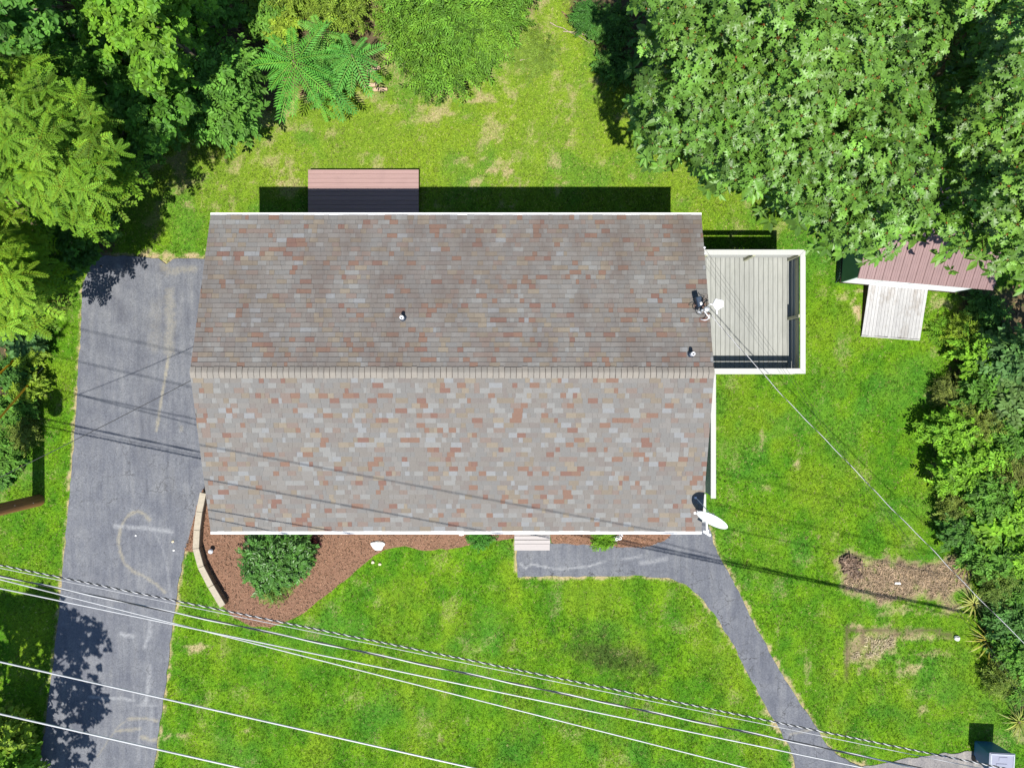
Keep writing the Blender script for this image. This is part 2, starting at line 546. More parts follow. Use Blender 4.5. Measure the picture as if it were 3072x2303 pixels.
DRYBLOBS = [(1496, 502, 50, 45, .9), (1427, 542, 30, 28, .8), (1556, 547, 40, 22, .7), (1566, 467, 40, 25, .55), (1446, 293, 55, 26, .8), (1317, 338, 60, 24, .8),
            (1546, 224, 80, 60, .55), (1596, 388, 30, 60, .5), (1163, 318, 70, 24, .7), (1058, 293, 50, 18, .7), (914, 373, 60, 35, .55), (840, 532, 14, 28, .8), (1695, 552, 18, 12, .7),
            (760, 430, 90, 30, .5), (470, 470, 50, 70, .45), (480, 765, 90, 14, .95), (560, 768, 60, 12, .9), (1640, 120, 90, 70, .5), (1690, 190, 40, 60, .5),
            (2150, 1280, 24, 18, .8), (2290, 1310, 14, 40, .6), (2360, 1280, 12, 22, .5), (2391, 1395, 10, 25, .7), (2300, 1465, 30, 20, .5), (2454, 1605, 8, 18, .7), (2520, 890, 30, 20, .6),
            (2572, 930, 16, 70, .9), (2590, 870, 50, 14, .9), (2830, 905, 60, 30, .6), (2815, 970, 26, 20, .8), (2300, 985, 8, 25, .6), (2800, 1410, 30, 40, .5), (2790, 1200, 30, 50, .4),
            (590, 1940, 70, 18, .75), (555, 2200, 30, 10, .7), (495, 2210, 20, 12, .8), (730, 2190, 40, 10, .6), (970, 2150, 14, 8, .6), (1320, 2210, 14, 30, .5), (1540, 1940, 22, 40, .4),
            (2770, 2130, 40, 22, .65), (2505, 2020, 14, 22, .6), (2580, 1885, 40, 18, .85), (2640, 1925, 90, 55, .8), (2740, 1905, 90, 26, .7), (2730, 2005, 90, 30, .7), (2600, 2000, 60, 20, .6), (2790, 1960, 70, 30, .5), (2700, 1830, 120, 25, .55), (2570, 2020, 20, 8, .6),
            (2420, 2020, 18, 70, .5), (2340, 1900, 12, 60, .4), (2100, 1850, 40, 30, .35), (2280, 2110, 20, 60, .5), (1590, 1760, 40, 30, .3), (1480, 1760, 30, 20, .35), (150, 870, 40, 60, .55),
            (105, 1050, 22, 80, .65), (130, 960, 30, 50, .4), (2450, 1100, 20, 40, .35), (2360, 1470, 20, 20, .3), (3060, 2200, 40, 30, .6), (2690, 820, 30, 12, .6)]
HOUSE_RECT = (-8.45, 5.2, -3.95, 4.6)


def ground_fields(x, y):
    px = 1536 + x * FPX / CAM_H; py = 1151.5 - y * FPX / CAM_H
    nz = fbm(x * 1.3, y * 1.3, 3); nf = fbm(x * 5, y * 5, 9, 3); big = fbm(x * .35, y * .35, 21, 3)
    dry = np.zeros_like(x)
    for cx, cy, rx, ry, s in DRYBLOBS:
        d = np.hypot((px - cx) / (rx * 1.0), (py - cy) / (ry * 1.0))
        dry = np.maximum(dry, s * np.where(y > 5, .85, 1) * np.clip(1.25 - 1.15 * d + (nf - .5) * 2.6, 0, 1))
    back = np.clip((y - 4.0) / 3.0, 0, 1)
    dry = np.maximum(dry, np.clip((nz - .52) * 2.6 + (nf - .5) * .9 + back * .30 * nf, 0, .6) * (.62 + .3 * back))
    dd = np.minimum(seg_dist(x, y, DRIVE, True), seg_dist(x, y, PATH, True))
    dry = np.maximum(dry, .9 * np.clip(1.1 - dd / (.07 + .13 * nz) + (nf - .5) * 2.4, 0, 1))
    dedge = np.minimum.reduce([seg_dist(x, y, w, True) for w in WOODS[1:3]])
    dry = np.maximum(dry, .55 * np.clip(1.2 - dedge / .7 + (nf - .5) * 2.5, 0, 1))
    soil = np.zeros_like(x)
    for w in WOODS:
        s = np.clip(np.where(in_poly(x, y, w), 1, -1) * seg_dist(x, y, w, True) / .5 + .2 + (nz - .5) * 1.5, 0, 1)
        soil = np.maximum(soil, s * .92)
    for w in (SOIL1, SOIL2a):
        s = np.clip(np.where(in_poly(x, y, w), 1, -1) * seg_dist(x, y, w, True) / .3 + .35 + (nf - .5) * 3.2, 0, 1)
        dry = np.maximum(dry, .7 * np.clip(1.1 - np.where(in_poly(x, y, w), 0, 1) * seg_dist(x, y, w, True) / .3 + (nf - .5) * 2, 0, 1))
        soil = np.maximum(soil, s * np.clip(.25 + 1.3 * nf, 0, .95))
    for pl, wd in ((G([(2540, 1880), (2543, 1940), (2540, 2030)]), .10), (G([(2540, 1890), (2620, 1890), (2700, 1898), (2800, 1890), (2850, 1905)]), .10), (G([(2590, 1690), (2720, 1690)]), .05)):
        soil = np.maximum(soil, .8 * np.clip(1.3 - seg_dist(x, y, pl) / wd + (nf - .5) * 1.6, 0, 1))
    # wilted darker patch in the front lawn
    d = np.hypot((px - 1830) / 150, (py - 1965 - (px - 1830) * .28) / 62)
    wilt = np.clip(1.35 - d * 1.2 + (nf - .5) * 2.2, 0, 1)
    lush = np.clip(big * 1.6 - .3 + (nz - .5) * .8, 0, 1) * (1 - .8 * back)
    return dry, soil, lush, wilt


def lawn_color(x, y, lush, wilt):
    nz = fbm(x * 2.2, y * 2.2, 60, 4)[:, None]
    g1 = np.array([[.128, .255, .008]]); g2 = np.array([[.062, .18, .008]]); g3 = np.array([[.205, .275, .026]])
    back = np.clip((y - 4.0) / 3.0, 0, 1)[:, None]
    k = np.clip((nz - .3) * 2.2, 0, 1)
    c = g2 * (1 - k) + g1 * k
    c = c * (1 - .6 * back) + g3 * .6 * back
    fl = np.clip((fbm(x * .9, y * .55, 91, 4) - .46) * 4.5, 0, 1)[:, None]
    c = c * (1 - .45 * fl) + np.array([[.19, .27, .015]]) * .45 * fl
    cl = np.clip((fbm(x * .7, y * .7, 131, 4) - .56) * 7, 0, 1)[:, None]          # clover and weeds
    c = c * (1 - .45 * cl) + np.array([[.055, .19, .02]]) * .45 * cl
    mow = np.sin(x * 5.2 + 1.2 * (fbm(x * .5, y * .3, 17, 2) - .5) * 6) * np.clip((-y - 5.5) / 2, 0, 1)
    c = c * (1 + .10 * mow[:, None] * np.array([[1.3, .8, 1]]))
    return c * (1 - wilt[:, None] * .8) + np.array([[.05, .075, .016]]) * wilt[:, None] * .8


# ground sheet: fine in the middle, coarse out to the horizon
ax = np.concatenate([[-1500, -400, -120, -45, -28], np.arange(-21, 21.01, .14), [28, 45, 120, 400, 1500]])
ay = np.concatenate([[-1500, -400, -120, -45, -24], np.arange(-16.1, 16.11, .14), [24, 45, 120, 400, 1500]])
gx, gy = np.meshgrid(ax, ay)
nx, ny = len(ax), len(ay)
fx, fy = gx.ravel(), gy.ravel()
dry_, soil_, lush_, wilt_ = ground_fields(fx, fy)
gz = (fbm(fx * 1.1, fy * 1.1, 40, 3) - .5) * .03 - .012
lawn_col = lawn_color(fx, fy, lush_, wilt_)
far_ = (np.abs(fx) > 20.8) | (np.abs(fy) > 15.9)
lawn_col[far_] = (.115, .225, .010); dry_[far_] = .12; soil_[far_] = 0; gz[far_] = -.012
idx = np.arange(nx * ny).reshape(ny, nx)
F = np.stack([idx[:-1, :-1], idx[:-1, 1:], idx[1:, 1:], idx[1:, :-1]], -1).reshape(-1, 4)
me = np_mesh('lawn', np.stack([fx, fy, gz], 1), F, col=lawn_col, attrs={'dry': dry_, 'soil': soil_}, smooth_shade=True)
tag(link('lawn', me, M['ground']), 'green mown lawn with dry patches around the house', 'lawn', kind='structure')


def sheet(name, poly, cell, z, mat, attrs=None, rough=.02, label=None, cat=None):
    poly = np.array(poly)
    dens = []
    for i in range(len(poly)):
        a, b = poly[i], poly[(i + 1) % len(poly)]
        n = max(1, int(np.hypot(*(b - a)) / (cell * .5)))
        for k in range(n): dens.append(a + (b - a) * k / n)
    dens = np.array(dens)
    dens = dens + rough * 2 * np.stack([vnoise(dens[:, 0] * 4, dens[:, 1] * 4, 5) - .5, vnoise(dens[:, 0] * 4, dens[:, 1] * 4, 6) - .5], 1) * 2
    x0, y0 = dens.min(0) - cell; x1, y1 = dens.max(0) + cell
    xs = np.arange(x0, x1, cell); ys = np.arange(y0, y1, cell)
    cx, cy = np.meshgrid(xs[:-1] + cell / 2, ys[:-1] + cell / 2)
    keep = in_poly(cx, cy, [tuple(p) for p in dens])
    ii = np.arange(len(xs) * len(ys)).reshape(len(ys), len(xs))
    F = np.stack([ii[:-1, :-1], ii[:-1, 1:], ii[1:, 1:], ii[1:, :-1]], -1)[keep]
    cnt = np.bincount(F.ravel(), minlength=ii.size)
    X, Y = np.meshgrid(xs, ys); X = X.ravel().copy(); Y = Y.ravel().copy()
    bnd = np.where((cnt > 0) & (cnt < 4))[0]
    for s in range(0, len(bnd), 400):
        b = bnd[s:s + 400]
        d = (X[b, None] - dens[None, :, 0]) ** 2 + (Y[b, None] - dens[None, :, 1]) ** 2
        j = d.argmin(1); X[b] = dens[j, 0]; Y[b] = dens[j, 1]
    used = np.where(cnt > 0)[0]
    remap = -np.ones(ii.size, int); remap[used] = np.arange(len(used))
    F = remap[F]
    X, Y = X[used], Y[used]
    V = np.stack([X, Y, np.full(len(X), z) + (vnoise(X * 2, Y * 2, 77) - .5) * .006], 1)
    # skirt down to the soil
    e = np.concatenate([F[:, [0, 1]], F[:, [1, 2]], F[:, [2, 3]], F[:, [3, 0]]])
    key = np.sort(e, 1); _, inv, c = np.unique(key, axis=0, return_inverse=True, return_counts=True)
    be = e[c[inv.ravel()] == 1]
    n0 = len(V)
    bv = np.unique(be); low = V[bv].copy(); low[:, 2] = -.06
    mp = -np.ones(n0, int); mp[bv] = n0 + np.arange(len(bv))
    V = np.concatenate([V, low])
    S = np.stack([be[:, 1], be[:, 0], mp[be[:, 0]], mp[be[:, 1]]], 1)
    F = np.concatenate([F, S])
    at = {k: np.asarray(f(V[:, 0], V[:, 1])) for k, f in (attrs or {}).items()}
    o = link(name, np_mesh(name, V, F, attrs=at), mat)
    return tag(o, label, cat, kind='structure')


def marks(lines):
    ls = [(G(p), w * CAM_H / FPX, s) for p, w, s in lines]

    def f(x, y):
        v = np.zeros_like(x); nf = fbm(x * 7, y * 7, 31, 3)
        for p, w, s in ls:
            v = np.maximum(v, s * np.clip(1.35 - seg_dist(x, y, p) / (w / 2) * .95 + (nf - .5) * 1.4, 0, 1))
        return v
    return f


def c1(pts): return [(x * .5447, 1400 + y * .5447) for x, y in pts]
def c4(pts): return [(x * .5426, 700 + y * .5426) for x, y in pts]
def c2(pts): return [(900 + x * .5877, 1500 + y * .5877) for x, y in pts]


DM = marks([(c1([(635, 325), (780, 335), (945, 355)]), 12, .7), (c1([(830, 850), (825, 920), (795, 990)]), 12, .6), (c1([(828, 1090), (820, 1200), (800, 1300)]), 13, .6),
            (c1([(495, 1262), (600, 1275), (680, 1270), (740, 1285)]), 9, .7), (c1([(740, 1310), (870, 1310)]), 6, .5), (c1([(775, 1310), (765, 1600)]), 6, .4), (c1([(840, 1310), (830, 1520)]), 10, .4),
            (c1([(670, 920), (735, 930)]), 12, .7), (c1([(850, 350), (905, 470), (935, 640), (945, 720)]), 6, .4), (c1([(735, 1250), (730, 1360)]), 5, .5),
            (c4([(640, 290), (690, 380)]), 20, .2), (c4([(660, 185), (665, 205)]), 16, .6)])
DT = marks([(c1([(825, 290), (795, 258), (760, 245), (720, 258), (690, 290), (668, 330), (655, 400), (665, 470), (690, 535), (740, 575), (800, 605), (860, 645), (910, 690)]), 9, .8),
            (c4([(935, 680), (918, 780), (905, 850), (885, 970), (868, 1090)]), 8, .9), (c4([(935, 330), (945, 480), (935, 650)]), 30, .45), (c4([(870, 400), (860, 620)]), 40, .22),
            (c1([(705, 1385), (800, 1382), (865, 1395)]), 8, .8), (c1([(640, 1452), (700, 1445), (770, 1440)]), 9, .7), (c1([(780, 1485), (830, 1500), (870, 1500)]), 12, .8),
            (c1([(540, 1590), (600, 1500), (650, 1430), (690, 1400)]), 5, .5), (c4([(905, 175), (930, 215), (1075, 195)]), 22, .5), (c4([(1005, 1070), (1005, 1090)]), 6, .7)])
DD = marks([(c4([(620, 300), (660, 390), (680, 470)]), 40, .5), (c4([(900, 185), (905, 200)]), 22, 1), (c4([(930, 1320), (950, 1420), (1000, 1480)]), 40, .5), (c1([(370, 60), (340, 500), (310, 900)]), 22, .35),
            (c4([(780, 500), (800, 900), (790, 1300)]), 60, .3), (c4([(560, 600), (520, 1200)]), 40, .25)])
zero = lambda x, y: np.zeros_like(x)
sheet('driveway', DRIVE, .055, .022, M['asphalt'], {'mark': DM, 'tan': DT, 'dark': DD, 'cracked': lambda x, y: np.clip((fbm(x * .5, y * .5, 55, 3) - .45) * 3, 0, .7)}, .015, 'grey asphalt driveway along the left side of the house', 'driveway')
PMk = marks([(c2([(1125, 318), (1150, 345), (1180, 325), (1300, 350), (1400, 345), (1480, 335), (1560, 310)]), 7, .8), (c2([(1640, 300), (1740, 285)]), 9, .6), (c2([(1740, 320), (1800, 312), (1870, 298)]), 12, .6),
             (c2([(1130, 240), (1400, 300)]), 60, .15)])
PTn = marks([([(2372, 2200), (2440, 2185)], 10, .6), ([(2300, 1700), (2310, 1710)], 8, .3)])
sheet('path', PATH, .055, .018, M['path'], {'mark': PMk, 'tan': PTn, 'dark': zero, 'cracked': lambda x, y: np.clip((-y - 5.6) / 1.0, 0, 1)}, .02,
      'curved dark asphalt footpath from the front steps', 'path')
sheet('pavement', PAVE, .08, .010, M['concrete'], {'mark': zero, 'tan': zero, 'dark': zero}, .03, 'pale worn paving beside the rubbish bin', 'pavement')
bed1 = sheet('mulch_bed', BED1, .08, .03, M['mulch'], None, .02, 'brown mulch bed below the front gutter', 'bed')
bed2 = sheet('mulch_bed', BED2, .08, .028, M['mulch'], None, .02, 'narrow brown mulch bed right of the front steps', 'bed')
strip = sheet('mulch_strip', STRIP, .05, .030, M['mulch'], None, .02, 'thin mulch strip between driveway and tan block wall', 'bed')


# ------------------------------------------------------------------ scattering of small templates
def frames(xd, nz):
    z = nz / np.linalg.norm(nz, axis=1, keepdims=True)
    x = xd - (xd * z).sum(1, keepdims=True) * z
    x /= np.linalg.norm(x, axis=1, keepdims=True) + 1e-9
    y = np.cross(z, x)
    return np.stack([x, y, z], 2)          # (n,3,3) columns are axes


class Tpl:
    def __init__(s, V, F, C=None):
        s.V = np.array(V, float); s.F = np.array(F, int)
        s.C = np.ones((len(s.V), 3)) if C is None else np.array(C, float)


def join(parts):
    V, F, C, b = [], [], [], 0
    for t in parts:
        V.append(t.V); F.append(t.F + b); C.append(t.C); b += len(t.V)
    return Tpl(np.concatenate(V), np.concatenate(F), np.concatenate(C))


def moved(t, M3=None, off=(0, 0, 0), s=1.0, c=(1, 1, 1)):
    V = t.V * s
    if M3 is not None: V = V @ np.array(M3).T
    return Tpl(V + np.array(off), t.F, t.C * np.array(c))


def place(tpls, which, pos, Rm, sc, col):
    V, F, C, b = [], [], [], 0
    for k, t in enumerate(tpls):
        m = np.where(which == k)[0]
        if not len(m): continue
        v = np.einsum('nij,vj->nvi', Rm[m], t.V) * sc[m][:, None, None] + pos[m][:, None, :]
        nv = len(t.V)
        f = t.F[None] + (np.arange(len(m)) * nv)[:, None, None] + b
        c = col[m][:, None, :] * t.C[None]
        V.append(v.reshape(-1, 3)); F.append(f.reshape(-1, 3)); C.append(c.reshape(-1, 3)); b += len(m) * nv
    return np.concatenate(V), np.concatenate(F), np.concatenate(C)


def euler(rx=0, ry=0, rz=0):
    return np.array(Matrix.Rotation(rz, 3, 'Z') @ Matrix.Rotation(ry, 3, 'Y') @ Matrix.Rotation(rx, 3, 'X'))


def simple_leaf(w=.25, fold=.08, droop=.12):
    V = [(0, 0, 0), (.35, w, fold), (.72, w * .72, fold * .7 - droop * .4), (1, 0, -droop), (.72, -w * .72, fold * .7 - droop * .4), (.35, -w, fold)]
    return Tpl(V, [(0, 2, 1), (0, 3, 2), (0, 4, 3), (0, 5, 4)])


def oak_leaf():
    mid = [(0, 0, 0), (.2, 0, .0), (.42, 0, .0), (.64, 0, -.03), (.84, 0, -.08), (1, 0, -.14)]
    out = [(.16, .035), (.24, .19), (.33, .07), (.46, .33), (.56, .09), (.70, .27), (.76, .08), (.88, .13)]
    V = list(mid); F = []
    for s in (1, -1):
        b = len(V)
        V += [(x, y * s, .06 * y / .3 - .1 * x * x) for x, y in out]
        tri = [(0, b, 1), (b, b + 1, 1), (1, b + 1, b + 2), (1, b + 2, 2), (b + 2, b + 3, 2), (2, b + 3, b + 4), (2, b + 4, 3), (b + 4, b + 5, 3), (3, b + 5, b + 6), (3, b + 6, 4), (b + 6, b + 7, 4), (4, b + 7, 5)]
        F += tri
    return Tpl(V, F)


def spray(leaf, n, size, droop=(-.15, .35), jit=.3, centre=None):
    parts = []
    for i in range(n):
        a = 2 * math.pi * (i + random.uniform(-jit, jit)) / n
        ry = random.uniform(*droop)
        s = size * random.uniform(.75, 1.15)
        k = random.uniform(.82, 1.15)
        parts.append(moved(leaf, euler(random.uniform(-.5, .5), ry, a), (.06 * size * math.cos(a), .06 * size * math.sin(a), random.uniform(0, .15) * size), s, (k, k * random.uniform(.95, 1.05), k)))
    if centre:
        V = [(0, 0, .05 * size)]; F = []
        for i in range(6):
            a = 2 * math.pi * i / 6 + .2
            d = .17 * size
            b = len(V)
            V += [(d * math.cos(a), d * math.sin(a), .07 * size), (d * .5 * math.cos(a + .25), d * .5 * math.sin(a + .25), .09 * size)]
            F.append((0, b, b + 1))
        parts.append(Tpl(V, F, np.tile(centre, (len(V), 1))))
    return join(parts)


def frond(pairs=9, L=1.0, lw=.20, lf=.055, droop=.22, sparse=1.0):
    """pinnate leaf along +x; lw leaflet length, lf leaflet half width"""
    V, F, C = [], [], []

    def z(x): return .12 * x - droop * x * x
    nseg = 4
    for i in range(nseg + 1):
        x = i / nseg
        V += [(x, .008, z(x) + .004), (x, -.008, z(x) + .004)]; C += [(1.5, 1.0, .9)] * 2
    for i in range(nseg): F += [(2 * i, 2 * i + 2, 2 * i + 1), (2 * i + 1, 2 * i + 2, 2 * i + 3)]
    for i in range(pairs):
        x = .1 + .88 * i / (pairs - 1)
        ll = lw * (.62 + .9 * math.sin(math.pi * min(1, .12 + .75 * i / pairs)) * .55) * random.uniform(.9, 1.1)
        for s in (1, -1):
            a = R(68 - 26 * i / pairs) * s
            ca, sa = math.cos(a), math.sin(a)
            b = len(V); zz = z(x); k = random.uniform(.85, 1.12)
            for u, v, w in ((0, 0, 0), (.45, lf / lw, .02), (1, 0, -.10), (.45, -lf / lw, .02)):
                V.append((x + ll * (u * ca - v * sa), ll * (u * sa + v * ca), zz + ll * w - .02 * u * ll)); C.append((k, k, k))
            F += [(b, b + 2, b + 1), (b, b + 3, b + 2)]
    b = len(V); x = 1.0
    for u, v in ((0, 0), (.45, lf / lw), (1, 0), (.45, -lf / lw)):
        V.append((x + lw * u * .8, lw * v, z(x) - .05 * u * lw)); C.append((1.1, 1.1, 1))
    F += [(b, b + 2, b + 1), (b, b + 3, b + 2)]
    V = np.array(V) * L
    return Tpl(V, F, C)


def rosette(fr, n, size, droop=(-.1, .35)):
    parts = []
    for i in range(n):
        a = 2 * math.pi * (i + random.uniform(-.3, .3)) / n
        k = random.uniform(.85, 1.15)
        parts.append(moved(fr, euler(random.uniform(-.3, .3), random.uniform(*droop), a), (0, 0, random.uniform(-.05, .08) * size), size * random.uniform(.75, 1.15), (k, k, k)))
    return join(parts)


def twig(leaf, n, L, ls, ang=55):
    """small leafy shoot along x"""
    parts = []
    for i in range(n):
        x = L * (i + .3) / n; s = 1 if i % 2 else -1
        k = random.uniform(.8, 1.18)
        parts.append(moved(leaf, euler(random.uniform(-.5, .5), random.uniform(-.2, .3), s * R(ang) * random.uniform(.7, 1.2) * (1 - .5 * i / n)),
                           (x, 0, .12 * x), ls * random.uniform(.8, 1.15), (k, k, k)))
    return join(parts)


LF = simple_leaf(.26); LN = simple_leaf(.17); LB = simple_leaf(.36, .1)
OAK = oak_leaf()
T_OAK = [spray(OAK, random.choice((6, 7, 8)), .255, centre=(3.4, .4, .8)) for _ in range(6)]
T_OAKLO = [spray(simple_leaf(.24), 6, .28) for _ in range(3)]
FR_W = [frond(9, 1.0, .21, .05) for _ in range(3)]
T_WAL = [rosette(random.choice(FR_W), random.choice((6, 7, 8)), .44) for _ in range(5)]
T_WALLO = [rosette(frond(6, 1.0, .26, .075), 5, .5) for _ in range(2)]
T_MAP = [spray(LB, random.choice((7, 9, 10)), .15, (-.3, .5), .5) for _ in range(5)]
T_SHR = [twig(LF, 9, .34, .12) for _ in range(4)] + [spray(LF, 6, .11, (-.4, .4), .5) for _ in range(2)]
T_FINE = [twig(LN, 11, .32, .085, 60) for _ in range(5)]
T_BROAD = [twig(LB, 7, .36, .17) for _ in range(4)] + [spray(LB, 6, .15, (-.3, .4), .5) for _ in range(2)]


def jitter_col(n, base, var=.18, yel=.12, sel=None):
    c = np.tile(np.array(base, float), (n, 1))
    v = rng.normal(0, var, n)[:, None]
    c = c * np.clip(1 + v, .45, 1.7)
    y = rng.random(n)[:, None] * yel
    c = c * (1 + y * np.array([[1.6, .7, 0]]))
    return c


def clump_points(centres, rad, per, flat_=.7, up=.0):
    """sample leaf positions over the upper shells of clumps"""
    k = len(centres)
    n = per
    d = rng.normal(size=(k, n, 3)); d[..., 2] = np.abs(d[..., 2]) * 1.0 - .25 + up
    d /= np.linalg.norm(d, axis=2, keepdims=True)
    rr = rad[:, None, None] * (1 - .55 * rng.random((k, n, 1)) ** 2.2)
    p = centres[:, None, :] + d * rr * np.array([1, 1, flat_])
    return p.reshape(-1, 3), d.reshape(-1, 3)


def poisson_in(poly, n, mind, tries=6000):
    a = np.array(poly); lo, hi = a.min(0), a.max(0)
    q = lo + rng.random((tries, 2)) * (hi - lo)
    q = q[in_poly(q[:, 0], q[:, 1], poly)]
    out = []
    for p in q:
        if all((p[0] - o[0]) ** 2 + (p[1] - o[1]) ** 2 > mind * mind for o in out):
            out.append(p)
            if len(out) >= n: break
    return np.array(out)


def leafy(root, tpls, lo_tpls, pos, nrm, sizes, cols, mat, part='leaf_spray', n_obj=0, n_main=10 ** 9):
    """crown leaves: the topmost as parts of their own, the rest one mass"""
    n = len(pos)
    az = rng.random(n) * 2 * math.pi
    xd = np.stack([np.cos(az), np.sin(az), np.zeros(n)], 1) * .8 + nrm * np.array([[.8, .8, .0]])
    nn = nrm * np.array([[.55, .55, .5]]) + np.array([[0, 0, .75]]) + rng.normal(0, .28, (n, 3))
    Rm = frames(xd, nn)
    order = np.argsort(-pos[:, 2])
    vis = (np.abs(pos[:, 0]) < (CAM_H - pos[:, 2]) * .70) & (np.abs(pos[:, 1]) < (CAM_H - pos[:, 2]) * .52)
    top = [i for i in order if vis[i]][:n_obj]
    rest = np.setdiff1d(np.arange(n), top)
    which = rng.integers(0, len(tpls), n)
    if len(top):
        var = []
        for t in tpls:
            for _ in range(3):
                c = jitter_col(1, cols[top[0]] if False else cols[rng.choice(top)], .06, .05)[0]
                me = np_mesh(part, t.V, t.F, t.C * c); me.materials.append(mat)
                var.append(me)
        for i in top:
            o = bpy.data.objects.new(part, var[rng.integers(len(var))])
            COL.objects.link(o); o.parent = root
            m = Matrix(Rm[i].tolist()).to_4x4()
            o.matrix_local = Matrix.Translation(Vector(pos[i]) - root.location) @ m @ Matrix.Scale(sizes[i], 4)
    if len(rest):
        r = rest
        allt = list(tpls)
        if lo_tpls is not None:      # deep leaves use the plainer template
            deep = r >= n_main
            which = which.copy()
            which[r[deep]] = len(tpls) + rng.integers(0, len(lo_tpls), int(deep.sum()))
            allt += list(lo_tpls)
        V, F, C = place(allt, which[r], pos[r], Rm[r], sizes[r], cols[r])
        V = V - np.array(root.location)
        o = link('crown', np_mesh('crown', V, F, C), mat, root)
        tag(o, kind='stuff')


def bez(p, q, sag=0, n=6, jit=.0):
    p, q = Vector(p), Vector(q)
    out = []
    for i in range(n + 1):
        t = i / n
        v = p.lerp(q, t); v.z += sag * 4 * t * (1 - t)
        if 0 < i < n: v += Vector((random.uniform(-jit, jit), random.uniform(-jit, jit), random.uniform(-jit, jit)))
        out.append(v)
    return out


FOL = 1.0


def tree(name, label, poly, h_ref, h_top, h_edge, base, tpls, colr, rad, mind, per, trunk_r=.16, n_obj=0, group=None, cat='tree', mat='leaf', size=1.0, yel=.12, var=.18,
         n_clump=200, lo=None, limbs=8, low_frac=.0, flat_=.7):
    wp = [tuple(W(a, b, h_ref)[:2]) for a, b in poly]
    c2d = poisson_in(wp, n_clump, mind)
    dist = seg_dist(c2d[:, 0], c2d[:, 1], wp, True)
    ok_ = dist > rad * .42
    c2d, dist = c2d[ok_], dist[ok_]
    edge_t = np.clip(dist / max(.01, dist.max()), 0, 1) ** .55
    h = h_edge + (h_top - h_edge) * edge_t + rng.normal(0, .35, len(c2d)) * min(1, (h_top - h_edge))
    k = (CAM_H - h) / (CAM_H - h_ref)
    cen = np.stack([c2d[:, 0] * k, c2d[:, 1] * k, h], 1)
    rr = rad * (.75 + .5 * rng.random(len(cen)))
    root = empty(name, (base[0], base[1], 0), 0, label, cat, group)
    b = Vector((base[0], base[1], 0))
    # trunk and limbs
    tt = max(.6, h_edge * .55)
    mid = Vector((cen[:, 0].mean(), cen[:, 1].mean(), 0))
    crown_c = b.lerp(mid, .6); crown_c.z = tt + (h_top - tt) * .45
    pts = [Vector((0, 0, -.1)), Vector((0, 0, .15)), Vector((.03, .02, tt * .6)), Vector((.0, .05, tt)), crown_c - b]
    MB().tube(pts, [trunk_r * 1.5, trunk_r * 1.1, trunk_r * .85, trunk_r * .75, trunk_r * .35], 10).build('trunk', M['bark'], root, sm=True)
    sel = rng.choice(len(cen), min(limbs, len(cen)), replace=False)
    for i in sel:
        q = Vector(cen[i]) - b
        s = pts[3].lerp(pts[4], random.uniform(0, .9))
        MB().tube(bez(s, q, .25, 5, .08), trunk_r * .32, 6, trunk_r * .07).build('branch', M['bark'] if i % 3 else M['twig'], root, sm=True)
    p, d = clump_points(cen, rr, per, flat_)
    n_main = int((p[:, 2] > .12).sum())
    if low_frac > 0:
        m = int(len(p) * low_frac)
        s = rng.choice(len(p), m)
        q = p[s].copy(); q[:, 2] -= rng.random(m) * (h_top - tt) * .55 + .5
        f = (CAM_H - q[:, 2]) / (CAM_H - p[s][:, 2]); q[:, :2] *= (1 + (f - 1) * .5)[:, None]
        p = np.concatenate([p, q]); d = np.concatenate([d, d[s]])
    keep = p[:, 2] > .12
    p, d = p[keep], d[keep]
    cc = np.repeat(jitter_col(len(cen), np.array(colr) * FOL, .10, yel), per, 0)
    cc = cc[rng.integers(0, len(cc), len(p))] if len(cc) != len(p) else cc
    cc = cc * jitter_col(len(p), (1, 1, 1), var, yel * .6)
    leafy(root, tpls, lo, p, d, size * (.75 + .5 * rng.random(len(p))), cc, M[mat], n_obj=n_obj, n_main=n_main)
    return root


def shrub(label, px, py, r, h, tpls, colr, dens=110, name='shrub', group=None, cat='shrub', mat='leaf_soft', size=1.0, yel=.15, var=.2, squash=(1, 1), stems=5, lumps=5, tilt=0):
    """rounded bush r photo-pixels wide at mid height"""
    c = W(px, py, h * .6)
    rm = r * (CAM_H - h * .6) / FPX
    root = empty(name, (c.x, c.y, 0), 0, label, cat, group)
    k = lumps
    a = rng.random(k) * 2 * math.pi; q = np.sqrt(rng.random(k)) * rm * .62
    cen = np.stack([c.x + np.cos(a) * q * squash[0], c.y + np.sin(a) * q * squash[1], h * (.38 + .3 * rng.random(k)) - q / rm * h * .12], 1)
    cen = np.concatenate([cen, [[c.x, c.y, h * .55]]])
    rr = np.concatenate([rm * (.38 + .22 * rng.random(k)), [rm * .6]])
    per = int(dens * max(.35, rm) ** 1.6 / 1.2) + 12
    p, d = clump_points(cen, rr, per, min(1.3, .45 * h / max(.2, rm * .5)))
    keep = (p[:, 2] > .06)
    p, d = p[keep], d[keep]
    cc = jitter_col(len(p), np.array(colr) * FOL, var, yel)
    for i in range(stems):
        t = cen[rng.integers(len(cen))]
        MB().tube(bez((random.uniform(-.06, .06), random.uniform(-.06, .06), -.05), (t[0] - c.x, t[1] - c.y, t[2]), .08, 4, .03), .02, 5, .006).build('stem', M['twig'] if i % 2 else M['bark'], root)
    leafy(root, tpls, None, p, d, size * (.75 + .5 * rng.random(len(p))), cc, M[mat])
    return root

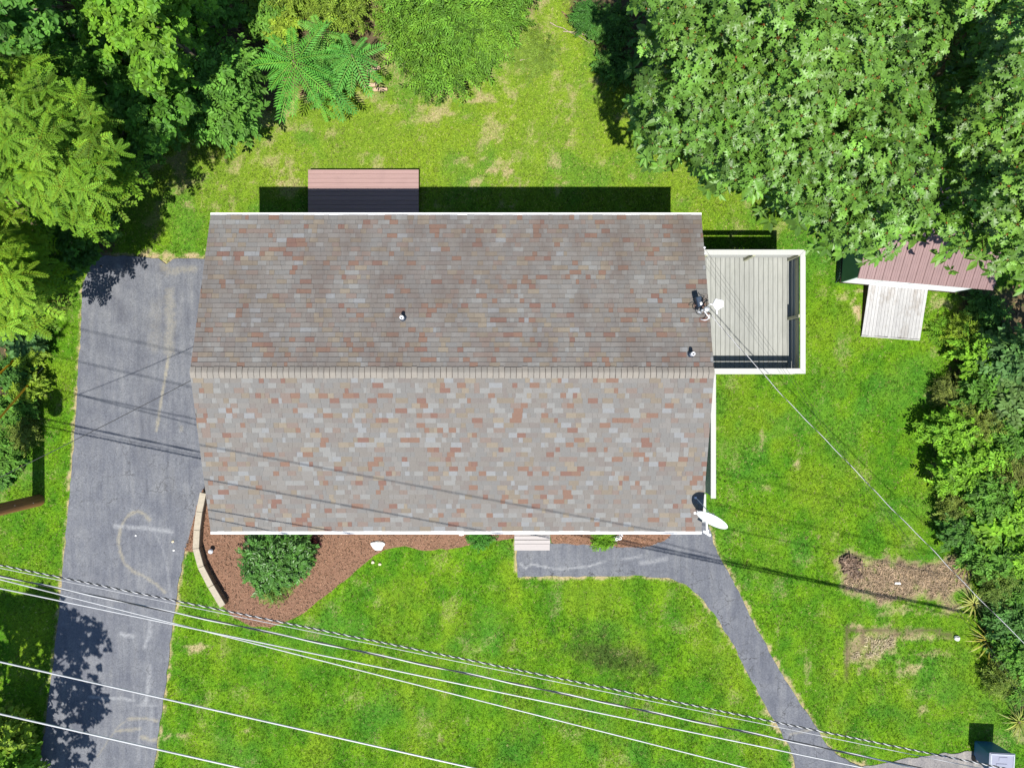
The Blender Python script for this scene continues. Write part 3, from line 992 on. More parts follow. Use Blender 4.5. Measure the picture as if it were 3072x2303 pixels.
# ------------------------------------------------------------------ house
X0, X1, YR, YF, YM, ZE, ZR = -8.77, 5.51, 4.89, -4.27, .31, 4.05, 5.40
SL = math.atan2(ZR - ZE, YR - YM)
SLEN = math.hypot(ZR - ZE, YR - YM)
house = empty('house', (0, 0, 0), 0, 'long single storey house under a mottled brown-grey shingle roof', 'house')
m = MB(); x0, x1, y0, y1 = HOUSE_RECT
m.add([(x0, y0, .45), (x1, y0, .45), (x1, y1, .45), (x0, y1, .45), (x0, y0, 4.0), (x1, y0, 4.0), (x1, y1, 4.0), (x0, y1, 4.0), (x0, YM, 5.22), (x1, YM, 5.22)],
      [(0, 1, 5, 4), (1, 2, 6, 9, 5), (2, 3, 7, 6), (3, 0, 4, 8, 7)])
for k in range(22):
    z = .5 + k * .155
    m.box(x0 - .012, x1 + .012, y0 - .012, y0 + .003, z, z + .135)
    m.box(x0 - .012, x1 + .012, y1 - .003, y1 + .012, z, z + .135)
    m.box(x0 - .012, x0 + .003, y0 - .008, y1 + .008, z, z + .135)
    m.box(x1 - .003, x1 + .012, y0 - .008, y1 + .008, z, z + .135)
m.build('wall', M['siding'], house)
MB().box(x0 - .03, x1 + .03, y0 - .03, y1 + .03, -.2, .48).build('foundation', M['found'], house)
d = MB().box(.12, 1.02, y0 - .05, y0 - .013, .62, 2.65).build('door', M['white'], house)
MB().lathe([(.01, 0), (.03, .02), (.03, .05), (.01, .06)], 10).build('handle', M['galv'], d, (.2, y0 - .05, 1.55), (R(90), 0, 0))
for wx in (-7.2, -4.6, 2.6):
    w = MB().box(wx, wx + 1.1, y0 - .045, y0 - .013, 1.7, 2.95).build('window', M['white'], house)
    MB().box(wx + .08, wx + 1.02, y0 - .052, y0 - .04, 1.78, 2.87).build('pane', flat('window_glass', (.03, .04, .05), .08, .6), w)
# roof deck
m = MB()
t = .1
m.add([(X0, YF, ZE), (X1, YF, ZE), (X1, YM, ZR), (X0, YM, ZR), (X1, YR, ZE), (X0, YR, ZE),
       (X0, YF, ZE - t), (X1, YF, ZE - t), (X1, YM, ZR - t), (X0, YM, ZR - t), (X1, YR, ZE - t), (X0, YR, ZE - t)],
      [(0, 1, 2, 3), (3, 2, 4, 5), (7, 6, 9, 8), (8, 9, 11, 10), (0, 6, 7, 1), (5, 4, 10, 11), (1, 7, 8, 2), (2, 8, 10, 4), (0, 3, 9, 6), (3, 5, 11, 9)])
roof = m.build('roof', M['under'], house)
# white rake trim and fascia under the shingle edge
for x, s in ((X0, -1), (X1, 1)):
    a = x - s * .006; b = x - s * .026
    for ya in (YF, YR):
        m = MB(); lo, hi = (a, b) if a < b else (b, a)
        m.add([(lo, ya, ZE - .24), (hi, ya, ZE - .24), (hi, YM, ZR - .24), (lo, YM, ZR - .24), (lo, ya, ZE - .105), (hi, ya, ZE - .105), (hi, YM, ZR - .105), (lo, YM, ZR - .105)],
              [(3, 2, 1, 0), (4, 5, 6, 7), (0, 1, 5, 4), (1, 2, 6, 5), (2, 3, 7, 6), (3, 0, 4, 7)])
        m.build('rake_trim', M['white'], roof)

# shingles
NC = 33
EXPO = SLEN / NC
shv = [(0, 0, -.004), (1, 0, -.004), (1, 0, 1), (0, 0, 1), (0, EXPO * 1.12, -.012), (1, EXPO * 1.12, -.012), (1, EXPO * 1.12, .0005), (0, EXPO * 1.12, .0005)]
shf = [(0, 1, 2, 3), (3, 2, 6, 7), (1, 5, 6, 2), (4, 0, 3, 7), (5, 4, 7, 6)]
pieces = []
for side in (0, 1):
    for c in range(NC):
        u = X0 - random.uniform(0, .3)
        while u < X1:
            r_ = random.random()
            wdt = random.uniform(.09, .17) if r_ < .38 else random.uniform(.18, .34)
            a, b = max(u, X0), min(u + wdt, X1)
            if b - a > .03:
                th = random.choice((.011, .012, .015, .018)) if side else random.choice((.018, .020, .023, .026))
                mi = random.choices(range(len(SH)), SHW)[0]
                if side == 0 and mi in (4, 10) and random.random() < .5: mi = random.choice((0, 3, 9, 5))
                pieces.append((side, c, a + .0015, b - .0015, th, mi))
            u += wdt
near = sorted(range(len(pieces)), key=lambda i: -pieces[i][1])
n_side = [0, 0]; single = set()
for i in near:
    if n_side[pieces[i][0]] < 150:
        single.add(i); n_side[pieces[i][0]] += 1
unit = {}
for mi in range(len(SH)):
    for th in (.011, .012, .015, .018, .020, .023, .026):
        me = bpy.data.meshes.new('shingle'); me.from_pydata([(a, b, cc * th if cc == 1 else cc) for a, b, cc in shv], [], shf); me.materials.append(SHM[mi])
        unit[(mi, th)] = me
BV, BF, BM = [], [], []
ca, sa = math.cos(SL), math.sin(SL)
wob = lambda u, c, s: (vnoise(np.array([u * 1.7]), np.array([c * 3.1 + s * 50]), 8)[0] - .5) * .012
for i, (side, c, a, b, th, mi) in enumerate(pieces):
    v = c * EXPO - (.012 if c == 0 else 0) + wob(a, c, side) + random.uniform(-.003, .003)
    if side == 1: org = Vector((a, YF + v * ca, ZE + v * sa + .003)); rz = 0
    else: org = Vector((b, YR - v * ca, ZE + v * sa + .003)); rz = math.pi
    if i in single:
        o = bpy.data.objects.new('shingle', unit[(mi, th)]); COL.objects.link(o); o.parent = roof
        o.location = org; o.rotation_euler = (SL, 0, rz); o.scale = (b - a, 1, 1)
    else:
        bse = len(BV); sg = 1 if side else -1
        for xx, yy, zz in shv:
            z_ = zz * th if zz == 1 else zz
            BV.append((org.x + sg * xx * (b - a), org.y + sg * (yy * ca - z_ * sa), org.z + yy * sa + z_ * ca))
        BF += [tuple(bse + k for k in f) for f in shf]; BM += [mi] * len(shf)
me = np_mesh('shingle_field', BV, BF, midx=BM)
for mt in SHM: me.materials.append(mt)
tag(link('shingle_field', me, None, roof), kind='stuff')
# ridge caps
prof = [(-.155, -.045), (-.05, -.006), (0, .006), (.05, -.006), (.155, -.045)]
cw = .157
cap_me = []
for gap, mt in ((.012, M['cap']), (.016, M['cap']), (.011, M['cap2']), (.014, M['cap2'])):
    m = MB(); capv = []
    for x, dz in ((gap / 2, .020), (cw - gap / 2, .013)):
        capv += [(x + .006 * math.cos(8 * y), y, z + dz) for y, z in prof]
        capv += [(x, y, z - .006) for y, z in prof]
    m.add(capv, [(k, k + 10, k + 11, k + 1) for k in range(4)] + [(5 + k, k, k + 1, 6 + k) for k in range(4)] + [(10 + k, 15 + k, 16 + k, 11 + k) for k in range(4)] + [(0, 5, 15, 10), (4, 14, 19, 9)])
    me = m.mesh('ridge_cap'); me.materials.append(mt); cap_me.append(me)
n = int((X1 - X0) / cw); cw2 = (X1 - X0) / n
for k in range(n):
    link('ridge_cap', random.choice(cap_me), None, roof, (X0 + k * cw2, YM + random.uniform(-.006, .006), ZR + .026), (0, 0, R(random.uniform(-1.5, 1.5))))
MB().add([(X0 + .01, YM - .15, ZR - .019), (X1 - .01, YM - .15, ZR - .019), (X1 - .01, YM, ZR + .022), (X0 + .01, YM, ZR + .022), (X1 - .01, YM + .15, ZR - .019), (X0 + .01, YM + .15, ZR - .019)],
         [(0, 1, 2, 3), (3, 2, 4, 5)]).build('ridge_underlay', M['under'], roof)
# gutters
for nm, y0_, y1_ in (('gutter', YR + .004, YR + .09), ('gutter', YF - .10, YF - .004)):
    m = MB()
    lo, hi = y0_, y1_
    m.box(X0 - .01, X1 + .01, lo, hi, ZE - .14, ZE - .125)
    m.box(X0 - .01, X1 + .01, lo, lo + .02, ZE - .125, ZE - .012)
    m.box(X0 - .01, X1 + .01, hi - .02, hi, ZE - .125, ZE - .012)
    m.box(X0 - .01, X0 + .01, lo + .02, hi - .02, ZE - .125, ZE - .02)
    m.box(X1 - .01, X1 + .01, lo + .02, hi - .02, ZE - .125, ZE - .02)
    g = m.build(nm, M['white'], house)
    MB().box(X0 + .012, X1 - .012, lo + .021, hi - .021, ZE - .05, ZE - .04).build('leaf_guard', M['white'], g)
# roof penetrations


def roof_z(y): return ZE + (ZR - ZE) * ((YR - y) if y > YM else (y - YF)) / (YR - YM)


for px, py in ((1207, 953), (2068, 1063)):
    p = W(px, py, 5.1); z = roof_z(p.y)
    o = MB().lathe([(.055, -.1), (.055, .30), (.05, .305), (.036, .305), (.034, .20)], 14).build('vent_pipe', M['white_paint'], house, (p.x, p.y, z), sm=False)
    MB().lathe([(.13, -.04), (.09, .03), (.062, .10), (.057, .11)], 14).build('flashing', M['dark_box'], o)
# front stoop
st = empty('front_steps', (.69, -4.3, 0), 0, 'pale wooden front stoop below the gutter by the path', 'steps')
for k in range(10):
    MB().bbox(-.61, .61, .28 - .142 * (k + 1) + .009, .28 - .142 * k - .009, .45, .485, .006).build('tread_board', M['step'], st)
for sx in (-.58, .52):
    MB().box(sx, sx + .06, -1.12, .27, -.02, .448).build('stringer', M['step'], st)
MB().bbox(-.61, .61, -1.42, -1.15, .19, .225, .006).build('lower_tread', M['step'], st)
MB().box(-.60, .60, -1.17, -1.15, .226, .448).build('riser', M['step'], st)

# ------------------------------------------------------------------ deck at the gable end
DX0, DX1, DY0, DY1, DZ, RT = 5.24, 9.19, .32, 4.20, 1.5, 2.46
deck = empty('wooden_deck', (7.2, 2.2, 0), 0, 'raised cream deck with solid railings on the right gable end', 'deck')
dl = Vector(deck.location)


def dk(mb, name, mat, parent=deck):
    mb.v = [(a - dl.x, b - dl.y, c) for a, b, c in mb.v]
    return mb.build(name, mat, parent)


nb = 25; bw = (DX1 - .05 - DX0) / nb
for k in range(nb):
    x = DX0 + k * bw
    dk(MB().bbox(x + .004, x + bw - .005, DY0 + .05, DY1 - .05, DZ - .035, DZ + random.uniform(-.002, .002), .004), 'floor_board', M['deck'])
for k in range(7):
    y = DY0 + .2 + k * .57
    dk(MB().box(DX0 + .06, DX1 - .08, y, y + .045, DZ - .22, DZ - .037), 'joist', M['deck'])
for x0_, x1_, y0_, y1_ in ((DX0, DX1 - .03, DY0 + .0, DY0 + .045), (DX0, DX1 - .03, DY1 - .045, DY1), (DX1 - .045, DX1, DY0, DY1)):
    dk(MB().box(x0_, x1_, y0_, y1_, DZ - .25, DZ + .08), 'rim_board', M['cream'])
# mitred rail caps
cwid = .165
for q in ([(DX0, DY1), (DX1, DY1), (DX1 - cwid, DY1 - cwid), (DX0, DY1 - cwid)],
          [(DX1, DY1), (DX1, DY0), (DX1 - cwid, DY0 + cwid), (DX1 - cwid, DY1 - cwid)],
          [(DX1, DY0), (DX0, DY0), (DX0, DY0 + cwid), (DX1 - cwid, DY0 + cwid)]):
    c = [(x + (.002 if i in (1, 2) else 0) * 0, y) for i, (x, y) in enumerate(q)]
    cx_, cy_ = sum(a for a, _ in c) / 4, sum(b for _, b in c) / 4
    c = [(cx_ + (a - cx_) * .9985, cy_ + (b - cy_) * .997) for a, b in c]
    mb = MB().add([(a, b, RT - .038) for a, b in c] + [(a, b, RT) for a, b in c], [(0, 1, 2, 3), (7, 6, 5, 4)] + [(i, 4 + i, 4 + (i + 1) % 4, (i + 1) % 4) for i in range(4)])
    dk(mb, 'rail_cap', M['cream'])
# railing: fascia, slit, boards, slit, foot board on three sides
for z0, z1, off in ((2.31, 2.42, .05), (1.90, 2.14, .075), (1.62, 1.87, .075)):
    dk(MB().box(DX0, DX1 - off - .03, DY1 - off - .03, DY1 - off, z0, z1), 'rail_board', M['cream'])
    dk(MB().box(DX1 - off - .03, DX1 - off, DY0 + off, DY1 - off, z0, z1), 'rail_board', M['olive'] if z0 > 1.7 else M['cream'])
    dk(MB().box(DX0, DX1 - off - .03, DY0 + off, DY0 + off + .03, z0, z1), 'rail_board', M['cream'])
dk(MB().bbox(DX1 - .165, DX1 - .108, DY0 + .12, DY1 - .12, 1.76, 1.80, .004), 'lower_rail', M['cream'])
for x, y in ((DX1 - .15, DY1 - .15), (DX1 - .15, 2.13), (DX1 - .15, DY0 + .11), (6.1, DY0 + .11), (6.1, DY1 - .15), (7.6, DY1 - .15)):
    dk(MB().box(x - .055, x + .035, y - .045, y + .045, DZ, 2.418), 'railing_post', M['olive'])
for x, y in ((DX1 - .1, DY1 - .1), (DX1 - .1, DY0 + .1), (7.2, DY1 - .1), (7.2, DY0 + .1)):
    dk(MB().box(x - .055, x + .055, y - .055, y + .055, -.1, DZ - .25), 'leg', M['deck'])
# vertical skirt slats below the floor on the back side
k = 0; x = DX0 + .03
while x < DX1 - .12:
    dk(MB().box(x, x + .13, DY1 - .02, DY1 + .003, .05, DZ - .26), 'skirt_slat', M['cream'])
    x += .165

# side walkway with rail toward the front
walk = empty('side_walkway', (5.8, -1.5, 0), 0, 'narrow walkway with cream handrail along the right gable wall', 'walkway')
wl = Vector(walk.location)


def wk(mb, name, mat):
    mb.v = [(a - wl.x, b - wl.y, c) for a, b, c in mb.v]
    return mb.build(name, mat, walk)


for k in range(5):
    wk(MB().box(5.24 + k * .22, 5.24 + k * .22 + .21, -3.55, .30, 1.46, 1.495), 'floor_board', M['deck'])
wk(MB().bbox(6.225, 6.385, -3.58, .30, 2.42, 2.46, .004), 'rail_cap', M['cream'])
wk(MB().box(6.31, 6.34, -3.54, .28, 1.52, 2.40), 'rail_board', M['green_wall'])
for y in (-3.5, -1.6, .2):
    wk(MB().box(6.345, 6.375, y - .04, y + .04, -.1, 2.418), 'post', M['cream'])
wk(MB().bbox(6.19, 6.36, -4.52, -3.60, 1.36, 1.40, .004), 'stair_rail_cap', M['cream'])
for y in (-4.45, -3.66):
    wk(MB().box(6.24, 6.32, y - .04, y + .04, -.1, 1.358), 'post', M['cream'])
for k in range(5):
    wk(MB().bbox(5.26, 6.22, -3.62 - .22 * (k + 1), -3.60 - .22 * k, 1.17 - .27 * k, 1.21 - .27 * k, .004), 'tread_board', M['deck'])

# ------------------------------------------------------------------ red platform behind the house
rd = empty('red_platform', (W(1090, 575, .3).x, 6.1, 0), 0, 'low red stained board platform behind the house', 'platform')
xa, xb = W(924, 600, .3).x - rd.location.x, W(1256, 600, .3).x - rd.location.x
yt = W(1000, 509, .3).y - rd.location.y
bh = .151; k = 0
while yt - k * bh > 4.62 - rd.location.y + .1:
    MB().bbox(xa, xb, yt - (k + 1) * bh + .006, yt - k * bh, .265, .30 + random.uniform(-.002, .002), .004).build('board', M['red_deck'], rd)
    k += 1
yb = yt - k * bh
MB().box(xa + .01, xb - .01, yb + .01, yt - .012, .15, .263).build('frame', M['red_side'], rd)
for x in (xa + .1, (xa + xb) / 2, xb - .1):
    for y in (yb + .1, yt - .12):
        MB().box(x - .05, x + .05, y - .05, y + .05, -.08, .15).build('leg', M['red_side'], rd)

# ------------------------------------------------------------------ garden shed
sh = empty('garden_shed', (11.25, 3.48, 0), R(-5), 'green garden shed with mauve ribbed metal roof under the oak', 'shed')
SW, SD, SF, SE, SR = 3.95, 3.7, .35, 1.98, 2.78
oh = .2
MB().box(0, .05, .0, SD, SF, SE - .02).build('side_wall', M['green_wall'], sh)
MB().add([(.0, 0, SE - .02), (.05, 0, SE - .02), (.05, SD, SE - .02), (0, SD, SE - .02), (0, SD / 2, SR - .08), (.05, SD / 2, SR - .08)], [(0, 3, 4), (1, 5, 2), (0, 4, 5, 1), (3, 2, 5, 4)]).build('gable_panel', M['green_wall'], sh)
MB().box(SW - .05, SW, .0, SD, SF, SE - .02).build('side_wall', M['green_wall'], sh)
MB().add([(SW - .05, 0, SE - .02), (SW, 0, SE - .02), (SW, SD, SE - .02), (SW - .05, SD, SE - .02), (SW - .05, SD / 2, SR - .08), (SW, SD / 2, SR - .08)], [(0, 3, 4), (1, 5, 2), (0, 4, 5, 1), (3, 2, 5, 4)]).build('gable_panel', M['green_wall'], sh)
for a, b in ((.055, .95), (2.95, SW - .055)):
    MB().box(a, b, .0, .05, SF, SE - .02).build('front_panel', M['shed_white'], sh)
for a, b in ((.957, 1.945), (1.955, 2.943)):
    dr = MB().box(a, b, -.01, .03, SF + .02, SE - .1).build('door', M['shed_white'], sh)
    MB().box(a, b, -.028, -.012, SE - .2, SE - .11).build('trim', M['shed_white'], dr)
    MB().box(a if a > 1.5 else b - .08, (a + .08) if a > 1.5 else b, -.028, -.012, SF + .03, SE - .21).build('trim', M['shed_white'], dr)
MB().lathe([(.012, 0), (.02, .03), (.02, .07), (.01, .08)], 8).build('handle', M['galv'], sh, (2.03, -.02, 1.2), (R(90), 0, 0))
MB().box(.96, 2.94, .0, .05, SE - .095, SE - .02).build('lintel', M['shed_white'], sh)
MB().box(.05, SW - .05, SD - .05, SD, SF, SE - .02).build('back_panel', M['green_wall'], sh)
MB().box(-.02, SW + .02, -.02, SD + .02, SF - .08, SF - .002).build('floor_frame', M['ramp_dark'], sh)
# lattice skirting on the left
la = MB()
for k in range(36):
    y = .02 + k * .1
    la.beam((-.03, y, .02), (-.03, y + .22, .33), .02, .008, (1, 0, 0))
    la.beam((-.042, y + .22, .02), (-.042, y, .33), .02, .008, (1, 0, 0))
tag(la.build('lattice_skirt', M['lattice'], sh), 'dark green diagonal lattice skirt')
MB().box(-.022, -.018, .02, SD, -.02, .26).build('skirt_board', M['ramp_dark'], sh)
# roof panels
fs = math.atan2(SR - SE, SD / 2 + .13)
npan = 17; pw = (SW + 2 * oh) / npan
for side in (0, 1):
    for k in range(npan):
        xa_ = -oh + k * pw
        ye = -.13 if side == 0 else SD + .13
        prof = [(0, 0), (.014, .022), (.038, .022), (.052, 0), (.10, 0), (.106, .006), (.116, .006), (.122, 0), (.165, 0), (.171, .006), (.181, .006), (.187, 0), (pw + .004, 0)]
        vv = []
        for yy, zz in ((ye, SE), (SD / 2, SR)):
            vv += [(xa_ + a, yy, zz + b) for a, b in prof]
        L = len(prof)
        fs_ = [(i, i + 1, L + i + 1, L + i) if side == 0 else (i + 1, i, L + i, L + i + 1) for i in range(L - 1)]
        MB().add(vv, fs_).build('roof_panel', M['metal_roof'], sh)
MB().beam((-oh, SD / 2, SR + .02), (SW + oh, SD / 2, SR + .02), .16, .03).build('ridge_flashing', M['metal_roof'], sh)
# ramp
rp = empty('shed_ramp', (12.15, 2.55, 0), R(-4), 'bleached plank ramp in front of the garden shed', 'ramp')
nb = 18; rw = 2.03; bw = rw / nb
yt_, yb_ = .85, -.86
for k in range(nb):
    x = k * bw
    e = random.uniform(-.012, .012)
    mb = MB()
    zt, zb = .36, .085
    mb.add([(x + .003, yb_ + e, zb - .03), (x + bw - .004, yb_ + e, zb - .03), (x + bw - .004, yt_, zt - .03), (x + .003, yt_, zt - .03),
            (x + .003, yb_ + e, zb), (x + bw - .004, yb_ + e, zb), (x + bw - .004, yt_, zt), (x + .003, yt_, zt)],
           [(3, 2, 1, 0), (4, 5, 6, 7), (0, 1, 5, 4), (1, 2, 6, 5), (2, 3, 7, 6), (3, 0, 4, 7)])
    mb.build('plank', M['ramp'], rp)
for x in (.01, rw - .05):
    MB().add([(x, yb_, -.03), (x + .04, yb_, -.03), (x + .04, yt_, -.03), (x, yt_, -.03), (x, yb_, .05), (x + .04, yb_, .05), (x + .04, yt_, .325), (x, yt_, .325)],
             [(3, 2, 1, 0), (4, 5, 6, 7), (0, 1, 5, 4), (1, 2, 6, 5), (2, 3, 7, 6), (3, 0, 4, 7)]).build('side_beam', M['ramp_dark'], rp)
MB().box(0, rw, yb_ - .05, yb_ - .015, -.02, .07).build('edge_board', M['ramp'], rp)

# ------------------------------------------------------------------ block edging wall
wp = G([(609, 1478), (597, 1535), (590, 1590), (587, 1645), (602, 1700), (632, 1758), (668, 1818)], .38)
ew = empty('edging_wall', (wp[3][0], wp[3][1], 0), 0, 'low tan capped wall curving around the mulch bed', 'wall')
eo = Vector(ew.location)


def off_line(pts, d):
    out = []
    for i, p in enumerate(pts):
        a = Vector(pts[max(0, i - 1)]); b = Vector(pts[min(len(pts) - 1, i + 1)])
        t_ = (b - a).normalized(); n_ = Vector((-t_.y, t_.x))
        out.append((p[0] + n_.x * d, p[1] + n_.y * d))
    return out


A_, B_ = off_line(wp, -.105), off_line(wp, .105)
A2, B2 = off_line(wp, -.085), off_line(wp, .085)
for i in range(len(wp) - 1):
    for nm, a, b, z0, z1, mt in (('cap_block', A_, B_, .30, .38, 'wallcap'), ('base_block', A2, B2, -.08, .297, 'wallside')):
        f = .012
        q = []
        for s_, e_ in ((0, 1),):
            pa, pb = Vector(a[i]).lerp(Vector(a[i + 1]), f), Vector(a[i + 1]).lerp(Vector(a[i]), f)
            qa, qb = Vector(b[i]).lerp(Vector(b[i + 1]), f), Vector(b[i + 1]).lerp(Vector(b[i]), f)
            q = [pa, pb, qb, qa]
        mb = MB().add([(v.x - eo.x, v.y - eo.y, z0) for v in q] + [(v.x - eo.x, v.y - eo.y, z1) for v in q], [(3, 2, 1, 0), (4, 5, 6, 7)] + [(k, (k + 1) % 4, 4 + (k + 1) % 4, 4 + k) for k in range(4)])
        mb.build(nm, M[mt], ew)

# ------------------------------------------------------------------ rooftop satellite dish
dc = W(2141, 1549, 5.0)
sd = empty('satellite_dish', (5.30, -3.62, roof_z(-3.62)), 0, 'white satellite dish on the front right roof corner', 'satellite dish')
so = Vector(sd.location)
az_d = math.atan2(-.85, -.53); el = R(20)
nrm = Vector((math.cos(az_d) * math.cos(el), math.sin(az_d) * math.cos(el), math.sin(el)))
sidev = Vector((-nrm.y, nrm.x, 0)).normalized(); upv = nrm.cross(sidev)
if upv.z < 0: upv = -upv
mb = MB(); ring = 7; seg = 28
for j in range(ring + 1):
    rr_ = j / ring
    for k in range(seg):
        t_ = 2 * math.pi * k / seg
        p = sidev * (.46 * rr_ * math.cos(t_)) + upv * (.44 * rr_ * math.sin(t_)) + nrm * (.11 * rr_ * rr_)
        mb.v.append(tuple(dc - so + p))
for j in range(ring):
    for k in range(seg):
        mb.f.append((j * seg + k, j * seg + (k + 1) % seg, (j + 1) * seg + (k + 1) % seg, (j + 1) * seg + k))
o = mb.build('reflector', M['white_paint'], sd, sm=True)
md = o.modifiers.new('thickness', 'SOLIDIFY'); md.thickness = .012; md.offset = -1
d0 = dc - so
lnb = W(2120, 1599, 4.72) - so
MB().beam(d0 - upv * .40 + nrm * .06, lnb, .045, .05).build('feed_arm', M['white_paint'], sd)
f_ = MB().beam(lnb - sidev * .12, lnb + sidev * .12, .06, .06).build('feed_horn', M['white_paint'], sd)
MB().tube([lnb, lnb - nrm * .10], .045, 10, .03).build('feed_cap', M['white_paint'], f_)
MB().tube([Vector((0, 0, -.05)), Vector((.03, .0, .35)), d0 - nrm * .06 - Vector((0, 0, .05)), d0 - nrm * .01], .028, 10).build('mast', M['galv'], sd, sm=True)
for fx_, fy_ in ((2089, 1493), (2091, 1541)):
    q = W(fx_, fy_, 4.4); q.z = roof_z(q.y) + .03
    s_ = MB().tube([d0 - nrm * .05 - upv * .15, q - so], .012, 6).build('strut', M['galv'], sd)
    MB().box(q.x - so.x - .05, q.x - so.x + .02, q.y - so.y - .03, q.y - so.y + .03, q.z - so.z - .03, q.z - so.z + .01).build('foot', M['galv'], s_)

# ------------------------------------------------------------------ service mast at the gable
mp_ = W(2112, 930, 5.2)
sm_ = empty('service_mast', (mp_.x, mp_.y, roof_z(mp_.y) - .1), 0, 'grey service mast with looped black cables at the roof edge', 'service mast')
zz0 = sm_.location.z


def sv(px, py, h): return W(px, py, h) - Vector(sm_.location)


MB().tube([(0, 0, -.1), (0, 0, .62)], .04, 12).build('mast_pipe', M['galv'], sm_)
MB().lathe([(.03, 0), (.075, .02), (.085, .08), (.06, .14), (.01, .16)], 14).build('weatherhead', M['galv'], sm_, (0, 0, .60))
MB().lathe([(.11, -.06), (.08, .06), (.045, .12)], 14).build('flashing', M['dark_box'], sm_)
b_ = MB(); c_ = sv(2097, 905, 5.15)
b_.bbox(-.075, .075, -.14, .14, -.1, .1, .02)
o = b_.build('junction_box', M['dark_box'], sm_, c_, (0, 0, R(12)))
MB().box(-.01, .05, -.11, -.03, .101, .106).build('label_plate', M['white'], o)
for pts, r_ in (([(2088, 918, 5.1), (2087, 930, 5.2), (2091, 940, 5.25), (2100, 943, 5.3), (2110, 941, 5.35), (2116, 936, 5.4)], .011),
                ([(2100, 892, 5.15), (2106, 903, 5.3), (2112, 915, 5.35), (2114, 926, 5.4)], .010),
                ([(2105, 890, 5.1), (2112, 900, 5.2), (2119, 896, 5.0), (2120, 915, 5.3), (2115, 928, 5.42)], .010),
                ([(2066, 915, 4.9), (2078, 913, 5.0), (2092, 914, 5.1)], .007),
                ([(2083, 905, 5.0), (2087, 911, 5.08), (2095, 912, 5.1)], .007),
                ([(2116, 930, 5.42), (2126, 936, 5.35), (2134, 944, 5.25)], .014)):
    MB().tube(smooth([tuple(sv(*p)) for p in pts], False, 5), r_, 6).build('cable', M['black'], sm_, sm=True)
for pts, r_ in (([(2113, 934, 5.4), (2118, 940, 5.4), (2124, 948, 5.35), (2129, 955, 5.3)], .013), ([(2102, 957, 5.0), (2111, 960, 5.1), (2120, 959, 5.15), (2126, 953, 5.25), (2127, 944, 5.3)], .012)):
    MB().tube(smooth([tuple(sv(*p)) for p in pts], False, 5), r_, 6).build('conduit', M['white_paint'], sm_, sm=True)
for px, py, h in ((2096, 935, 5.2), (2107, 930, 5.3), (2101, 938, 5.2)):
    MB().lathe([(.012, -.03), (.03, -.02), (.03, 0), (.018, .01), (.03, .02), (.01, .04)], 10).build('insulator', M['galv'], sm_, sv(px, py, h))
# pentagonal panel antenna
ac = W(2153, 914, 5.15)
an = empty('panel_antenna', tuple(ac), 0, 'white pentagonal panel antenna beside the service mast', 'antenna')
pent = [(2145, 897), (2168, 902), (2170, 920), (2150, 932), (2137, 914)]
vv = [W(a, b, 5.15) - ac for a, b in pent]
mb = MB().add([(v.x, v.y, -.02) for v in vv] + [(v.x, v.y, .03 + .25 * v.y) for v in vv] + [(v.x * .8, v.y * .8, .05 + .25 * v.y * .8) for v in vv],
              [(0, 1, 2, 3, 4), (14, 13, 12, 11, 10)] + [(i, 5 + i, 5 + (i + 1) % 5, (i + 1) % 5) for i in range(5)] + [(5 + i, 10 + i, 10 + (i + 1) % 5, 5 + (i + 1) % 5) for i in range(5)])
mb.build('housing', M['white_paint'], an)
MB().tube([(-.03, -.13, 0), tuple(W(2151, 941, 5.0) - ac)], .022, 8).build('lug', M['white_paint'], an)
MB().tube([(-.12, 0, 0), (-.22, .02, -.02), (mp_.x - ac.x, mp_.y - ac.y, .02)], .018, 8).build('bracket_arm', M['galv'], an)

# ------------------------------------------------------------------ small things round the house
def rock(label, px, py, rx, ry, h, mat, name='stone', cat='stone', seed=1):
    bm = bmesh.new(); bmesh.ops.create_icosphere(bm, subdivisions=3, radius=1)
    rs = random.Random(seed)
    ph = [rs.uniform(0, 6) for _ in range(6)]
    k = CAM_H / FPX
    for v in bm.verts:
        n_ = 1 + .14 * math.sin(3.1 * v.co.x + ph[0]) * math.sin(2.7 * v.co.y + ph[1]) + .10 * math.sin(5.3 * v.co.y + ph[2]) * math.sin(4.4 * v.co.z + ph[3]) + .05 * math.sin(9 * v.co.x + ph[4])
        v.co = Vector((v.co.x * rx * k * n_, v.co.y * ry * k * n_, max(-.05, v.co.z * h * n_ + h * .45)))
    me = bpy.data.meshes.new(name); bm.to_mesh(me); bm.free()
    p = W(px, py, 0)
    return tag(link(name, me, mat, None, (p.x, p.y, .02)), label, cat)


rock('large white rounded stone in the mulch bed', 1135, 1634, 20, 14, .10, M['stone_w'], 'garden_stone', seed=3)
rock('small yellowish stone at the edge of the mulch', 1119, 1685, 5, 5, .05, M['stone_t'], 'pebble', seed=4)
rock('pale pebble in the grass next to the mulch edge', 1140, 1691, 5, 4, .04, M['stone_t'], 'pebble', seed=5)
rock('white stone beside the lower bare garden patch', 2868, 1912, 9, 8, .08, M['stone_w'], 'garden_stone', seed=6)
rock('white scrap lying on the upper bare garden patch', 2692, 1748, 10, 4, .03, M['stone_w'], 'scrap', 'scrap', seed=7)
rock('small white stone tucked under the gutter left of the steps', 1384, 1601, 7, 5, .05, M['stone_w'], 'garden_stone', seed=8)
rock('tan stone lying on the driveway near the wall', 520, 1623, 4, 4, .04, M['stone_t'], 'pebble', seed=9)
rock('white pebble on the driveway beside the tan stone', 523, 1649, 3.5, 3, .035, M['stone_w'], 'pebble', seed=10)
rock('white pebble inside the chalk loop on the driveway', 409, 1605, 3, 3, .03, M['stone_w'], 'pebble', seed=11)
